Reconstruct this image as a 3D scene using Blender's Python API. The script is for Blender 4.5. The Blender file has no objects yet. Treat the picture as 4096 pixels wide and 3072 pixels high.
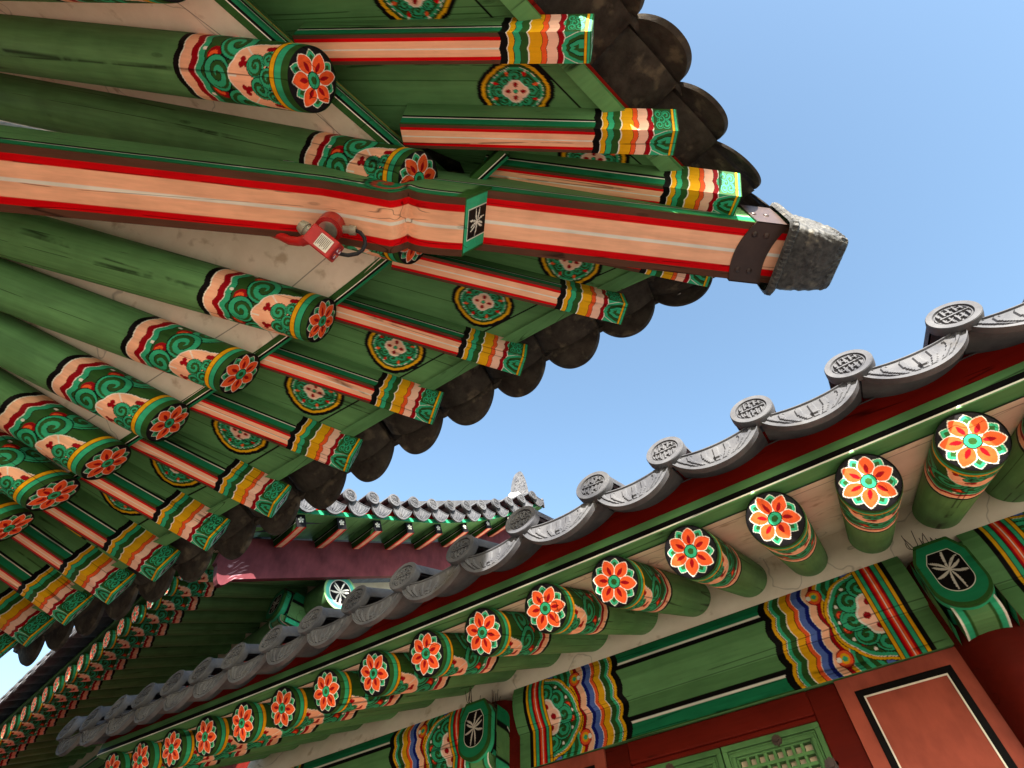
import bpy, math, random
import numpy as np
from mathutils import Matrix, Vector
from math import sin, cos, pi, radians
random.seed(7)
sc = bpy.context.scene
COL = sc.collection
EYE = 1.6                      # camera height; every building is laid out relative to the eye point

# ------------------------------------------------------------------ camera
cam_d = bpy.data.cameras.new('camera'); cam = bpy.data.objects.new('camera', cam_d); COL.objects.link(cam)
right = Vector((-0.82634, -0.563166, 0.0024)); down = Vector((0.463295, -0.682209, -0.56564)); fwd = Vector((0.320186, -0.466299, 0.824649))
m = Matrix((right, -down, -fwd)).transposed().to_4x4(); m.translation = (0, 0, EYE)
cam.matrix_world = m
cam_d.sensor_width = 36; cam_d.lens = 2249 / 4096 * 36; cam_d.clip_start = .05; cam_d.clip_end = 2000
sc.camera = cam
# ------------------------------------------------------------------ light
SUN = Vector((-1.0, 1.3, .77)).normalized()
el = math.asin(SUN.z)
w = bpy.data.worlds.new('World'); sc.world = w; w.use_nodes = True
nt = w.node_tree; bg = nt.nodes['Background']
sky = nt.nodes.new('ShaderNodeTexSky'); sky.sky_type = 'NISHITA'; sky.sun_disc = False
sky.sun_elevation = el; sky.sun_rotation = math.atan2(SUN.x, SUN.y)
sky.air_density = 1.0; sky.dust_density = 1.5; sky.ozone_density = 2.2
tint = nt.nodes.new('ShaderNodeMix'); tint.data_type = 'RGBA'; tint.blend_type = 'MULTIPLY'; tint.inputs[0].default_value = 1; tint.inputs[7].default_value = (1.10, 1.12, 1.0, 1)
nt.links.new(sky.outputs[0], tint.inputs[6]); nt.links.new(tint.outputs[2], bg.inputs[0]); bg.inputs[1].default_value = .105
sd = bpy.data.lights.new('sun', 'SUN'); so = bpy.data.objects.new('sun', sd); COL.objects.link(so)
sd.energy = 5.0; sd.angle = radians(.5); sd.color = (1, .95, .87)
so.rotation_euler = SUN.to_track_quat('Z', 'Y').to_euler(); so.location = (-5, 5, 12)
sc.view_settings.view_transform = 'Standard'; sc.view_settings.look = 'None'
sc.view_settings.exposure = 2.16; sc.view_settings.gamma = 1
sc.cycles.max_bounces = 10; sc.cycles.diffuse_bounces = 8
try: sc.cycles.use_denoising = True
except Exception: pass

# ------------------------------------------------------------------ colours (sRGB 0-255 -> linear)
def L(r, g, b):
    c = np.array([r, g, b]) / 255.
    return np.where(c <= .04045, c / 12.92, ((c + .055) / 1.055) ** 2.4)
GREEN = L(92, 138, 86); OLIVE = L(46, 84, 38); TEAL = L(52, 168, 122); DTEAL = L(28, 118, 78)
PEACH = L(250, 188, 150); PINK = L(248, 196, 170); RED = L(210, 4, 14); DRED = L(150, 10, 22)
ORANGE = L(236, 92, 44); YELLOW = L(226, 166, 22); BLACK = L(16, 14, 14); WHITE = L(236, 232, 218)
BLUE = L(84, 110, 182); NAVY = L(20, 30, 112); BROWN = L(92, 60, 46); MAROON = L(92, 22, 14)
PANEL = L(158, 78, 62); FASCIA = L(130, 24, 14); PURPLE = L(108, 54, 60); BLK = L(26, 24, 26)

# ------------------------------------------------------------------ materials
def nodes(name):
    m = bpy.data.materials.new(name); m.use_nodes = True
    n = m.node_tree; b = n.nodes['Principled BSDF']
    return m, n, b
def N(n, t, **kw):
    x = n.nodes.new(t)
    for k, v in kw.items():
        if k.startswith('i_'):
            x.inputs[int(k[2:]) if k[2:].isdigit() else k[2:]].default_value = v
        else: setattr(x, k, v)
    return x
def mult(n, a, b, fac=1.0):
    x = N(n, 'ShaderNodeMix', data_type='RGBA', blend_type='MULTIPLY'); x.inputs[0].default_value = fac
    n.links.new(a, x.inputs[6]); n.links.new(b, x.inputs[7]); return x.outputs[2]
def ramp(n, src, stops):
    r = N(n, 'ShaderNodeValToRGB'); e = r.color_ramp.elements
    while len(e) < len(stops): e.new(.5)
    for k, (p, c) in enumerate(stops):
        e[k].position = p; e[k].color = (*c, 1) if not isinstance(c, (int, float)) else (c, c, c, 1)
    n.links.new(src, r.inputs[0]); return r.outputs[0]
def coords(n, scale, rnd=True):
    tc = N(n, 'ShaderNodeTexCoord'); mp = N(n, 'ShaderNodeMapping'); mp.inputs['Scale'].default_value = scale
    n.links.new(tc.outputs['Object'], mp.inputs[0])
    if rnd:
        oi = N(n, 'ShaderNodeObjectInfo'); mm = N(n, 'ShaderNodeMath', operation='MULTIPLY'); mm.inputs[1].default_value = 57.3
        n.links.new(oi.outputs['Random'], mm.inputs[0]); cx = N(n, 'ShaderNodeCombineXYZ')
        n.links.new(mm.outputs[0], cx.inputs[0]); n.links.new(mm.outputs[0], cx.inputs[2]); n.links.new(cx.outputs[0], mp.inputs['Location'])
    return mp.outputs[0]
def paint_material(name, stretch, crack=.9, rough=.5, amp=.24):
    m, n, b = nodes(name)
    at = N(n, 'ShaderNodeAttribute', attribute_name='paint')
    s = stretch
    g = N(n, 'ShaderNodeTexNoise', i_Detail=6.0, i_Roughness=.65); g.inputs['Scale'].default_value = 1
    n.links.new(coords(n, tuple(3 * v for v in s)), g.inputs[0])
    f = N(n, 'ShaderNodeTexNoise', i_Detail=3.0); f.inputs['Scale'].default_value = 1
    n.links.new(coords(n, tuple(14 * v for v in s)), f.inputs[0])
    blot = N(n, 'ShaderNodeTexNoise', i_Detail=3.0); blot.inputs['Scale'].default_value = 6
    n.links.new(coords(n, (1, 1, 1)), blot.inputs[0])
    c = mult(n, at.outputs['Color'], ramp(n, g.outputs[0], [(.3, 1 - amp), (.7, 1.0 + amp * .6)]))
    c = mult(n, c, ramp(n, f.outputs[0], [(.35, 1 - amp * .4), (.65, 1.05)]))
    c = mult(n, c, ramp(n, blot.outputs[0], [(.3, 1 - amp * .6), (.6, 1.08)]))
    oi = N(n, 'ShaderNodeObjectInfo'); c = mult(n, c, ramp(n, oi.outputs['Random'], [(0., (.86, .88, .86)), (.5, (1.0, .98, 1.0)), (1., (1.12, 1.1, 1.06))]))
    # drying cracks along the grain
    cr = N(n, 'ShaderNodeTexNoise', i_Detail=2.5, i_Roughness=.6); cr.inputs['Scale'].default_value = 1
    n.links.new(coords(n, (1.1 * s[0] * .3, 1.1 * s[1], 1.1 * s[2])), cr.inputs[0])
    line = ramp(n, cr.outputs[0], [(.4945, 1.0), (.498, .10), (.502, .10), (.5055, 1.0)])
    mask = ramp(n, blot.outputs[0], [(.42, 1.0), (.50, 0.0)])
    mx = N(n, 'ShaderNodeMix', data_type='RGBA'); n.links.new(mask, mx.inputs[0]); n.links.new(line, mx.inputs[6]); mx.inputs[7].default_value = (1, 1, 1, 1)
    c = mult(n, c, mx.outputs[2], crack)
    vo = N(n, 'ShaderNodeTexVoronoi'); vo.inputs['Scale'].default_value = 1
    n.links.new(coords(n, (2.4, 1.7 * s[1], 1.7 * s[2])), vo.inputs[0])
    c = mult(n, c, ramp(n, vo.outputs['Distance'], [(.03, .45), (.05, .75), (.062, .62), (.09, 1.0)]), crack)
    n.links.new(c, b.inputs['Base Color']); b.inputs['Roughness'].default_value = rough
    b.inputs['Specular IOR Level'].default_value = .06
    bp = N(n, 'ShaderNodeBump'); bp.inputs['Strength'].default_value = .25; bp.inputs['Distance'].default_value = .004
    n.links.new(f.outputs[0], bp.inputs['Height']); n.links.new(bp.outputs[0], b.inputs['Normal'])
    return m
M_RAFT = paint_material('painted rafter timber', (.35, 5, 5))
M_BOARD = paint_material('painted board timber', (.5, 5, 5), .8, amp=.14)
M_FLAT = paint_material('painted woodwork', (1.2, 1.2, .5), .0, amp=.30)
def rock(name, c1, c2, scale, rough=.8, bump=.4, dist=.004, spec=.3, extra=None):
    m, n, b = nodes(name)
    t = N(n, 'ShaderNodeTexNoise', i_Detail=8.0, i_Roughness=.65); t.inputs['Scale'].default_value = scale
    n.links.new(coords(n, (1, 1, 1)), t.inputs[0])
    c = ramp(n, t.outputs[0], [(.32, c1), (.68, c2)])
    if extra:
        u = N(n, 'ShaderNodeTexNoise', i_Detail=5.0); u.inputs['Scale'].default_value = extra[0]
        n.links.new(coords(n, (1, 1, 1)), u.inputs[0])
        mx = N(n, 'ShaderNodeMix', data_type='RGBA'); n.links.new(ramp(n, u.outputs[0], [(extra[2], 0.0), (extra[2] + .12, 1.0)]), mx.inputs[0])
        n.links.new(c, mx.inputs[6]); mx.inputs[7].default_value = (*extra[1], 1); c = mx.outputs[2]
    oi = N(n, 'ShaderNodeObjectInfo'); c = mult(n, c, ramp(n, oi.outputs['Random'], [(0., .80), (.5, 1.0), (1., 1.16)]))
    n.links.new(c, b.inputs['Base Color']); b.inputs['Roughness'].default_value = rough; b.inputs['Specular IOR Level'].default_value = spec
    bp = N(n, 'ShaderNodeBump'); bp.inputs['Strength'].default_value = bump; bp.inputs['Distance'].default_value = dist
    n.links.new(t.outputs[0], bp.inputs['Height']); n.links.new(bp.outputs[0], b.inputs['Normal'])
    return m
M_TILE = rock('fired grey clay tile', L(60, 61, 66), L(90, 90, 92), 9, .7, .5, .003, .12, extra=(5, L(70, 66, 61), .62))
M_TILE_OLD = rock('old dark brown clay tile', L(44, 38, 34), L(74, 66, 58), 14, .8, .9, .008, .15, extra=(11, L(98, 87, 72), .58))  # darker and browner than the grey tile, with paler patches
M_HEAD = rock('weathered dark fired head', L(40, 39, 39), L(92, 90, 86), 34, .6, .9, .006, .3, extra=(16, L(120, 114, 102), .60))
M_PLASTER = rock('lime plaster', L(216, 202, 182), L(232, 220, 202), 5, .9, .3, .003, .2, extra=(11, L(188, 170, 146), .60))
def crackle():
    n = M_PLASTER.node_tree; b = n.nodes['Principled BSDF']; src = b.inputs['Base Color'].links[0].from_socket
    t = N(n, 'ShaderNodeTexNoise', i_Detail=4.0); t.inputs['Scale'].default_value = 1.3; n.links.new(coords(n, (1, 1, 1)), t.inputs[0])
    at = N(n, 'ShaderNodeAttribute', attribute_name='paint'); c = mult(n, src, ramp(n, t.outputs[0], [(.498, 1.0), (.4995, .45), (.5005, .45), (.502, 1.0)]), .7)
    n.links.new(mult(n, c, at.outputs['Color']), b.inputs['Base Color'])
crackle()
M_GROUND = rock('decomposed granite sand', L(113, 107, 98), L(132, 126, 115), 1.2, .95, .3, .01, .1)
M_IRON = rock('dark painted steel', L(52, 36, 30), L(66, 48, 40), 12, .4, .1, .001, .5)
M_WIRE = rock('brown wire', L(46, 34, 30), L(70, 52, 44), 20, .5, .1, .001)
M_GLAND = rock('dull nickel fitting', L(120, 114, 98), L(150, 144, 124), 12, .35, .1, .001, .6)
M_CABLE = rock('black rubber cable', L(18, 20, 24), L(30, 32, 36), 20, .5, .1, .001)
M_REDMET = rock('red enamelled metal', L(150, 16, 14), L(186, 28, 24), 16, .35, .1, .001, .6)
M_PAPER = rock('window paper', L(206, 184, 156), L(222, 204, 180), 8, .9, .05, .001)
M_STEEL = rock('bright steel', L(150, 150, 140), L(200, 198, 180), 12, .3, .1, .001, .7); M_STEEL.node_tree.nodes['Principled BSDF'].inputs['Metallic'].default_value = .8
M_LIME = rock('white lime mortar', L(222, 220, 214), L(240, 238, 232), 9, .9)

# ------------------------------------------------------------------ mesh helpers
class Geo:
    def __init__(s): s.v = []; s.c = []; s.f = []; s.mi = []; s.sm = []; s.n = 0
    def add(s, v, f, c=(.5, .5, .5), mi=0, smooth=False):
        v = np.asarray(v, float).reshape(-1, 3); c = np.asarray(c, float)
        if c.ndim == 1: c = np.tile(c, (len(v), 1))
        s.v.append(v); s.c.append(c)
        s.f += [tuple(int(i) + s.n for i in q) for q in f]; s.mi += [mi] * len(f); s.sm += [smooth] * len(f); s.n += len(v); return s
    def grid(s, P, c=(.5, .5, .5), mi=0, smooth=True, flip=False, wrap=False):
        nu, nv = P.shape[:2]
        idx = np.arange(nu * nv).reshape(nu, nv)
        if wrap: idx = np.concatenate([idx, idx[:1]], 0)
        a, b, d, e = idx[:-1, :-1], idx[1:, :-1], idx[1:, 1:], idx[:-1, 1:]
        q = np.stack([a, b, d, e], -1).reshape(-1, 4)
        if flip: q = q[:, ::-1]
        c = np.asarray(c, float)
        return s.add(P.reshape(-1, 3), q.tolist(), c.reshape(-1, 3) if c.ndim == 3 else c, mi, smooth)
    def box(s, lo, hi, c=(.5, .5, .5), mi=0, M=None, bev=0.0):
        (x0, y0, z0), (x1, y1, z1) = lo, hi
        if bev <= 0:
            v = np.array([(x, y, z) for x in (x0, x1) for y in (y0, y1) for z in (z0, z1)], float)
            f = [(0, 1, 3, 2), (4, 6, 7, 5), (0, 4, 5, 1), (2, 3, 7, 6), (0, 2, 6, 4), (1, 5, 7, 3)]
        else:
            b = bev; v = []
            for x, dx in ((x0, b), (x1, -b)):
                for y, dy in ((y0, b), (y1, -b)):
                    for z, dz in ((z0, b), (z1, -b)):
                        v += [(x, y + dy, z + dz), (x + dx, y, z + dz), (x + dx, y + dy, z)]
            k = lambda i, j, l, a: (i * 4 + j * 2 + l) * 3 + a
            f = [(k(0,0,0,0), k(0,0,1,0), k(0,1,1,0), k(0,1,0,0)), (k(1,0,0,0), k(1,1,0,0), k(1,1,1,0), k(1,0,1,0)),
                 (k(0,0,0,1), k(1,0,0,1), k(1,0,1,1), k(0,0,1,1)), (k(0,1,0,1), k(0,1,1,1), k(1,1,1,1), k(1,1,0,1)),
                 (k(0,0,0,2), k(0,1,0,2), k(1,1,0,2), k(1,0,0,2)), (k(0,0,1,2), k(1,0,1,2), k(1,1,1,2), k(0,1,1,2))]
            for l in (0, 1):
                for j in (0, 1): f.append((k(0,j,l,1), k(1,j,l,1), k(1,j,l,2), k(0,j,l,2)))
                for i in (0, 1): f.append((k(i,0,l,0), k(i,1,l,0), k(i,1,l,2), k(i,0,l,2)))
            for i in (0, 1):
                for j in (0, 1): f.append((k(i,j,0,0), k(i,j,1,0), k(i,j,1,1), k(i,j,0,1)))
                for j in (0, 1):
                    for l in (0, 1): f.append((k(i,j,l,0), k(i,j,l,1), k(i,j,l,2)))
            v = np.array(v, float)
        if M is not None: v = (np.c_[v, np.ones(len(v))] @ np.array(M).T)[:, :3]
        return s.add(v, f, c, mi)
    def tube(s, pts, r, c=(.5, .5, .5), mi=0, n=8, cap=True):
        pts = [Vector(p) for p in pts]; rs = r if hasattr(r, '__len__') else [r] * len(pts)
        P = np.zeros((n, len(pts), 3)); up = None
        for k, p in enumerate(pts):
            t = (pts[min(k + 1, len(pts) - 1)] - pts[max(k - 1, 0)]).normalized()
            if up is None: up = t.orthogonal().normalized()
            up = (up - t * up.dot(t)).normalized(); q = t.cross(up)
            for i in range(n):
                a = 2 * pi * i / n; P[i, k] = p + (up * cos(a) + q * sin(a)) * rs[k]
        s.grid(P, c, mi, True, wrap=True)
        if cap:
            s.add(P[:, 0], [tuple(range(n))], c, mi); s.add(P[:, -1], [tuple(range(n))[::-1]], c, mi)
        return s
    def prism(s, poly, t0, t1, axes, origin=(0, 0, 0), c=(.5, .5, .5), mi=0):
        # poly in (a,b); extruded from t0 to t1 on the third axis; axes = three unit vectors
        A, B, T = [np.array(x, float) for x in axes]; o = np.array(origin, float); n = len(poly)
        v = [o + A * a + B * b + T * t for t in (t0, t1) for a, b in poly]
        f = [tuple(range(n))[::-1], tuple(range(n, 2 * n))] + [(i, (i + 1) % n, n + (i + 1) % n, n + i) for i in range(n)]
        return s.add(v, f, c, mi)
    def mesh(s, name, mats):
        me = bpy.data.meshes.new(name)
        me.from_pydata(np.concatenate(s.v).tolist(), [], s.f)
        for m in (mats if isinstance(mats, (list, tuple)) else [mats]): me.materials.append(m)
        me.polygons.foreach_set('material_index', s.mi); me.polygons.foreach_set('use_smooth', s.sm)
        a = me.color_attributes.new('paint', 'FLOAT_COLOR', 'POINT'); c = np.concatenate(s.c)
        a.data.foreach_set('color', np.c_[c, np.ones(len(c))].astype(np.float32).ravel()); me.update(); return me
UP = Matrix.Translation((0, 0, EYE))
def root(name, loc, label, cat, group=None, rz=0, kind=None):
    o = bpy.data.objects.new(name, None); COL.objects.link(o); o.empty_display_size = .2
    o.matrix_world = Matrix.Translation(loc) @ Matrix.Rotation(rz, 4, 'Z')
    o['label'] = label; o['category'] = cat
    if group: o['group'] = group
    return o
def part(name, me, parent, M=Matrix.Identity(4), label=None, world=None):
    """M: placement in eye-centred coordinates"""
    o = bpy.data.objects.new(name, me); COL.objects.link(o)
    Mw = UP @ M if world is None else world
    if parent is not None:
        o.parent = parent; pm = parent.get('_m'); o.matrix_local = WM[parent.name].inverted() @ Mw
    else: o.matrix_world = Mw
    WM[o.name] = Mw
    if label: o['label'] = label
    return o
WM = {}
def reg(o): WM[o.name] = o.matrix_world.copy(); return o
def framed(origin, x, up=(0, 0, 1)):
    x = Vector(x).normalized(); up = Vector(up); y = up.cross(x).normalized(); z = x.cross(y)
    M = Matrix((x, y, z)).transposed().to_4x4(); M.translation = origin; return M

# ------------------------------------------------------------------ dancheong painters (pure functions of surface position)
def ell(x, y, cx, cy, rx, ry, rot=0.):
    dx, dy = x - cx, y - cy
    if np.any(rot): dx, dy = dx * np.cos(rot) + dy * np.sin(rot), -dx * np.sin(rot) + dy * np.cos(rot)
    return np.sqrt((dx / rx) ** 2 + (dy / ry) ** 2)
def spiral(C, x, y, cx, cy, r, hand=1, ph=0., sx=1., l=TEAL, d=OLIVE):
    dx, dy = (x - cx) / sx, y - cy; q = np.hypot(dx, dy) / r; th = np.arctan2(dy, dx) * hand
    m = q < 1.08; C[m] = BLACK
    m = q < 1.0; C[m] = l
    f = (q * 1.55 - (th + ph) / (2 * pi)) % 1.0
    C[(q < .86) & (f < .42)] = d
    C[(q < .86) & (((f > .40) & (f < .48)))] = BLACK
    C[(q < .16)] = d
def flower_disc(x, y):
    """six orange petals on black, unit radius"""
    C = np.tile(BLK, x.shape + (1,)); r = np.hypot(x, y); th = np.arctan2(y, x)
    def petals(off, cr, a, b, fill, core, ca, cb, cc, pt):
        k = np.round((th - off) / (pi / 3)); t = th - off - k * pi / 3
        u, v = r * np.cos(t), r * np.sin(t)
        q = np.sqrt(((u - cr) / a) ** 2 + (v / b) ** 2) + pt * np.clip(u - cr, 0, None) * np.abs(v) * 8
        C[q < 1.0] = WHITE; C[q < .90] = fill
        q2 = np.sqrt(((u - cc) / ca) ** 2 + (v / cb) ** 2) + np.clip(u - cc, 0, None) * np.abs(v) * 30; C[q2 < 1] = core
    petals(pi / 6, .68, .27, .25, TEAL, OLIVE, .15, .12, .66, 1)
    petals(0., .58, .375, .285, ORANGE, DRED, .185, .078, .47, .45)
    C[r < .27] = BLACK; C[r < .235] = TEAL; C[r < .12] = OLIVE
    return C
def rafter_paint(a, s):
    """a: arc position in diameters (0 = underside), s: distance from the end in diameters"""
    C = np.tile(GREEN, a.shape + (1,))
    lob = .07 * np.abs(np.cos(pi * a / .62)) - .16 * np.abs(a) ** 1.6 * .8
    e = 2.36 + lob
    for off, col in ((0, BLACK), (-.13, WHITE), (-.155, PEACH), (-.36, DRED), (-.50, WHITE), (-.52, TEAL), (-.64, BLACK), (-.655, OLIVE)):
        C[s < e + off + (.03 * np.cos(2 * pi * a / .31) if off < -.3 else 0)] = col
    for sg in (-1, 1):
        C[ell(a, s, sg * .29, 1.54, .12, .15, sg * .7) < 1] = DRED; C[ell(a, s, sg * .27, 1.56, .07, .10, sg * .7) < 1] = ORANGE
        C[ell(a, s, sg * .80, 1.36, .12, .14, sg * .7) < 1] = DRED; C[ell(a, s, sg * .78, 1.38, .06, .09, sg * .7) < 1] = ORANGE
        C[ell(a, s, sg * .36, 1.76, .035, .045) < 1] = WHITE; C[ell(a, s, sg * .9, 1.55, .035, .045) < 1] = WHITE
        spiral(C, a, s, sg * 1.40, .72, .27, sg, .5); spiral(C, a, s, sg * 1.02, .98, .30, -sg, 2.)
        spiral(C, a, s, sg * .54, 1.16, .31, sg, 4. if sg > 0 else 1.)
    spiral(C, a, s, 0., 1.46, .27, 1, 1.)
    # half lotus
    ph = np.arctan2(a / .58, s - .30); q = np.hypot(a / .58, (s - .30) / .86)
    rim = 1 + .07 * np.abs(np.cos(ph * 3.5))
    C[q < rim + .03] = WHITE; C[q < rim] = PEACH
    C[(q < rim) & (q > .55) & (np.abs(np.sin(ph * 3.5)) < .06)] = WHITE
    for p in (-1.35, -.45, .45, 1.35):
        cx, cy = .58 * .74 * sin(p), .30 + .86 * .74 * cos(p)
        ux_, uy_ = sin(p) * .8, cos(p); nx_, ny_ = uy_, -ux_
        C[(ell(a, s, cx - ux_ * .02, cy - uy_ * .02, .045, .07, -p) < 1) | (ell(a, s, cx + ux_ * .07 + nx_ * .045, cy + uy_ * .07 + ny_ * .045, .048, .052) < 1) | (ell(a, s, cx + ux_ * .07 - nx_ * .045, cy + uy_ * .07 - ny_ * .045, .048, .052) < 1)] = DRED
    spiral(C, a, s, -.17, .66, .17, 1, 0); spiral(C, a, s, .17, .62, .17, -1, 0); spiral(C, a, s, 0, .42, .15, 1, 2); spiral(C, a, s, .30, .42, .12, 1, 2); spiral(C, a, s, -.30, .42, .12, -1, 2)
    for lim, col in ((.385, BLACK), (.37, YELLOW), (.285, BLACK), (.27, TEAL), (.15, BLACK), (.14, OLIVE), (.02, BLK)):
        C[s < lim] = col
    return C
def zig(t, n, amp): return amp * np.abs(np.sin(pi * t * n))
def fly_end(t, s, L0):
    """bands on a flying rafter end; t across 0..1, s distance from tip in metres; returns colour, mask"""
    f = s / L0; w = zig(t, 2, .022) + zig(t + .25, 1, .012)
    C = np.tile(OLIVE, t.shape + (1,)); g = f + w
    # from the inside out
    seq = [(1.03, BLACK), (.945, WHITE), (.935, YELLOW), (.875, BLACK), (.868, TEAL), (.80, BLACK), (.795, OLIVE), (.715, WHITE), (.70, YELLOW), (.565, BLACK), (.56, ORANGE), (.505, BLACK), (.50, PINK), (.385, BLACK), (.38, DRED), (.32, WHITE), (.308, TEAL)]
    for lim, col in seq: C[g < lim] = col
    arch = np.hypot((t - .5) / .5, (f - .06) / .26) + .05 * np.abs(np.cos(6 * np.arctan2(t - .5, f)))
    C[(g < .30)] = TEAL
    C[(arch < 1.06) & (g < .33)] = WHITE; C[arch < 1.02] = TEAL; C[arch < .84] = OLIVE
    cl = np.hypot((t - .5) / .27, (f - .12) / .115) + .10 * np.cos(5 * np.arctan2(t - .5, f - .12))
    C[cl < 1.03] = BLACK; C[cl < .93] = TEAL; C[(cl < .52)] = OLIVE; C[(np.abs(t - .42) < .09) & (np.abs(f - .10) < .03)] = TEAL
    for lim, col in ((.078, BLACK), (.072, YELLOW), (.045, BLACK), (.040, TEAL), (.012, OLIVE)): C[f < lim] = col
    return C, f + w < 1.03
def spiral_cloud_end(t, s, L0):
    C, m = fly_end(t, s, L0); f = s / L0
    C[(f > .075) & (f < .29) & (m)] = OLIVE
    for cx, cy, r in ((.3, .14, .055), (.7, .14, .055), (.5, .20, .05), (.25, .22, .045), (.75, .23, .045)):
        spiral(C, t * .25, f, cx * .25, cy, r, 1, cx * 9)
    for lim, col in ((.078, BLACK), (.072, YELLOW), (.045, BLACK), (.040, TEAL), (.012, OLIVE)): C[f < lim] = col
    return C, m
def stripes(t):
    """underside stripes, t across 0..1"""
    C = np.tile(BROWN, t.shape + (1,)); d = np.abs(t - .5)
    C[d < .37] = RED; C[d < .255] = PEACH; C[d < .027] = WHITE
    return C
def medallion(C, x, y):
    """x,y normalised, oval of radius 1"""
    ph = np.arctan2(y, x); r = np.hypot(x, y) / (1 + .035 * np.cos(4 * ph) + .018 * np.abs(np.sin(8 * ph)))
    for lim, col in ((1.0, BLACK), (.88, YELLOW), (.79, BLACK), (.78, OLIVE), (.71, WHITE), (.70, TEAL), (.635, OLIVE)): C[r < lim] = col
    for k in range(8):
        p = k * pi / 4 + pi / 8
        C[ell(x, y, .575 * cos(p), .575 * sin(p), .075, .05, p) < 1] = ORANGE if k % 2 else RED
        C[ell(x, y, .67 * cos(p), .67 * sin(p), .028, .028) < 1] = WHITE
    for k in range(8):
        p = k * pi / 4; q = .44 if k % 2 == 0 else .40
        spiral(C, x, y, q * cos(p), q * sin(p), .19 if k % 2 == 0 else .15, 1 if k % 2 else -1, p)
    rr = np.hypot(x, y) / (.27 + .07 * np.abs(np.cos(2 * ph)))
    C[rr < 1.06] = WHITE; C[rr < .96] = PINK
    for k in range(4):
        p = k * pi / 2; C[ell(x, y, .20 * cos(p), .20 * sin(p), .075, .06, p) < 1] = DRED
    C[np.hypot(x, y) < .075] = BLACK; C[np.hypot(x, y) < .06] = TEAL
def orchid(x, y, C, ink=WHITE):
    """white brush leaves radiating, unit square"""
    r = np.hypot(x, y)
    for p, l, b in ((1.57, .95, .2), (2.2, .88, .35), (.9, .88, -.35), (.2, .75, .25), (2.95, .75, -.25), (-.6, .88, .35), (-1.15, .98, -.2), (-1.95, .98, .2), (-2.6, .88, -.35)):
        d = r; t = np.arctan2(y, x) - p - b * d; t = (t + pi) % (2 * pi) - pi
        wdt = .060 * np.sin(np.clip(d / l, 0, 1) * pi) ** .7
        C[(d < l) & (np.abs(t) * d < wdt) & (np.cos(t) > 0)] = ink
    C[r < .09] = ink; C[(np.hypot(x - .02, y - .2) < .06)] = ink
def plum(x, y, C):
    C[np.hypot(x, y) < .14] = WHITE
    for k in range(5): C[np.hypot(x - .36 * cos(k * 1.2566 + .3), y - .36 * sin(k * 1.2566 + .3)) < .17] = WHITE
def lintel_paint(d, v):
    """d: distance from the column edge (m), v: 0 bottom .. 1 top"""
    C = np.tile(GREEN, d.shape + (1,))
    e = np.minimum(v, 1 - v)
    C[e < .235] = BLACK; C[e < .175] = WHITE; C[e < .155] = DTEAL; C[e < .015] = OLIVE
    w = zig(v, 4, .016) - .01
    g = d - w
    for lim, col in ((.655, BLACK), (.622, YELLOW), (.606, BLACK), (.603, WHITE), (.600, TEAL), (.584, OLIVE), (.556, WHITE), (.552, YELLOW), (.518, BLACK), (.515, ORANGE), (.497, WHITE), (.494, BLUE), (.466, NAVY), (.446, WHITE), (.443, PEACH), (.412, BLACK), (.409, DRED), (.392, YELLOW), (.375, WHITE), (.372, TEAL), (.352, OLIVE), (.330, TEAL), (.312, OLIVE), (.290, TEAL), (.272, OLIVE)):
        C[g < lim] = col
    for vv in (.16, .84):
        q = np.hypot((d - .40) / .035, (v - vv) / .10); C[q < 1] = DRED; C[q < .85] = ORANGE; C[q < .55] = YELLOW; C[q < .3] = TEAL
        C[np.hypot((d - .425) / .010, (v - vv) / .028) < 1] = WHITE
    C[d < .256] = BLUE; C[d < .226] = NAVY
    x, y = (d - .17) / .225, (v - .5) / .50; ph = np.arctan2(y, x); r = np.hypot(x, y) / (1 + .03 * np.abs(np.sin(5 * ph)))
    m = x > -.1
    for lim, col in ((1.0, BLACK), (.985, YELLOW), (.93, BLACK), (.925, WHITE), (.91, TEAL), (.84, BLACK), (.835, OLIVE)): C[(r < lim) & m] = col
    for p in (-1.2, -.7, -.2, .2, .7, 1.2):
        C[np.hypot(x - .74 * cos(p), y - .74 * sin(p)) < .085] = DRED; C[np.hypot(x - .76 * cos(p), y - .76 * sin(p)) < .05] = ORANGE
        C[np.hypot(x - .80 * cos(p + .22), y - .80 * sin(p + .22)) < .035] = WHITE
    for k, p in enumerate((-1.25, -.62, 0, .62, 1.25)):
        spiral(C, x, y, .56 * cos(p), .60 * sin(p), .22, 1 if k % 2 else -1, k)
    rr = r / (.40 + .05 * np.abs(np.cos(3.5 * ph)))
    C[(rr < 1.05) & m] = WHITE; C[(rr < .95) & m] = PINK
    for p in (-1.0, 0, 1.0): C[np.hypot(x - .29 * cos(p), y - .29 * sin(p)) < .07] = DRED
    for lim, col in ((.207, BLACK), (.204, YELLOW), (.190, BLACK), (.188, TEAL), (.172, BLACK), (.169, DRED), (.162, RED), (.158, ORANGE), (.136, RED), (.132, DRED), (.126, BLACK), (.124, TEAL), (.105, BLACK), (.103, YELLOW), (.088, BLACK), (.069, GREEN)): C[d < lim] = col
    C[np.abs(d - .147) < .0015] = WHITE
    return C

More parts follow.
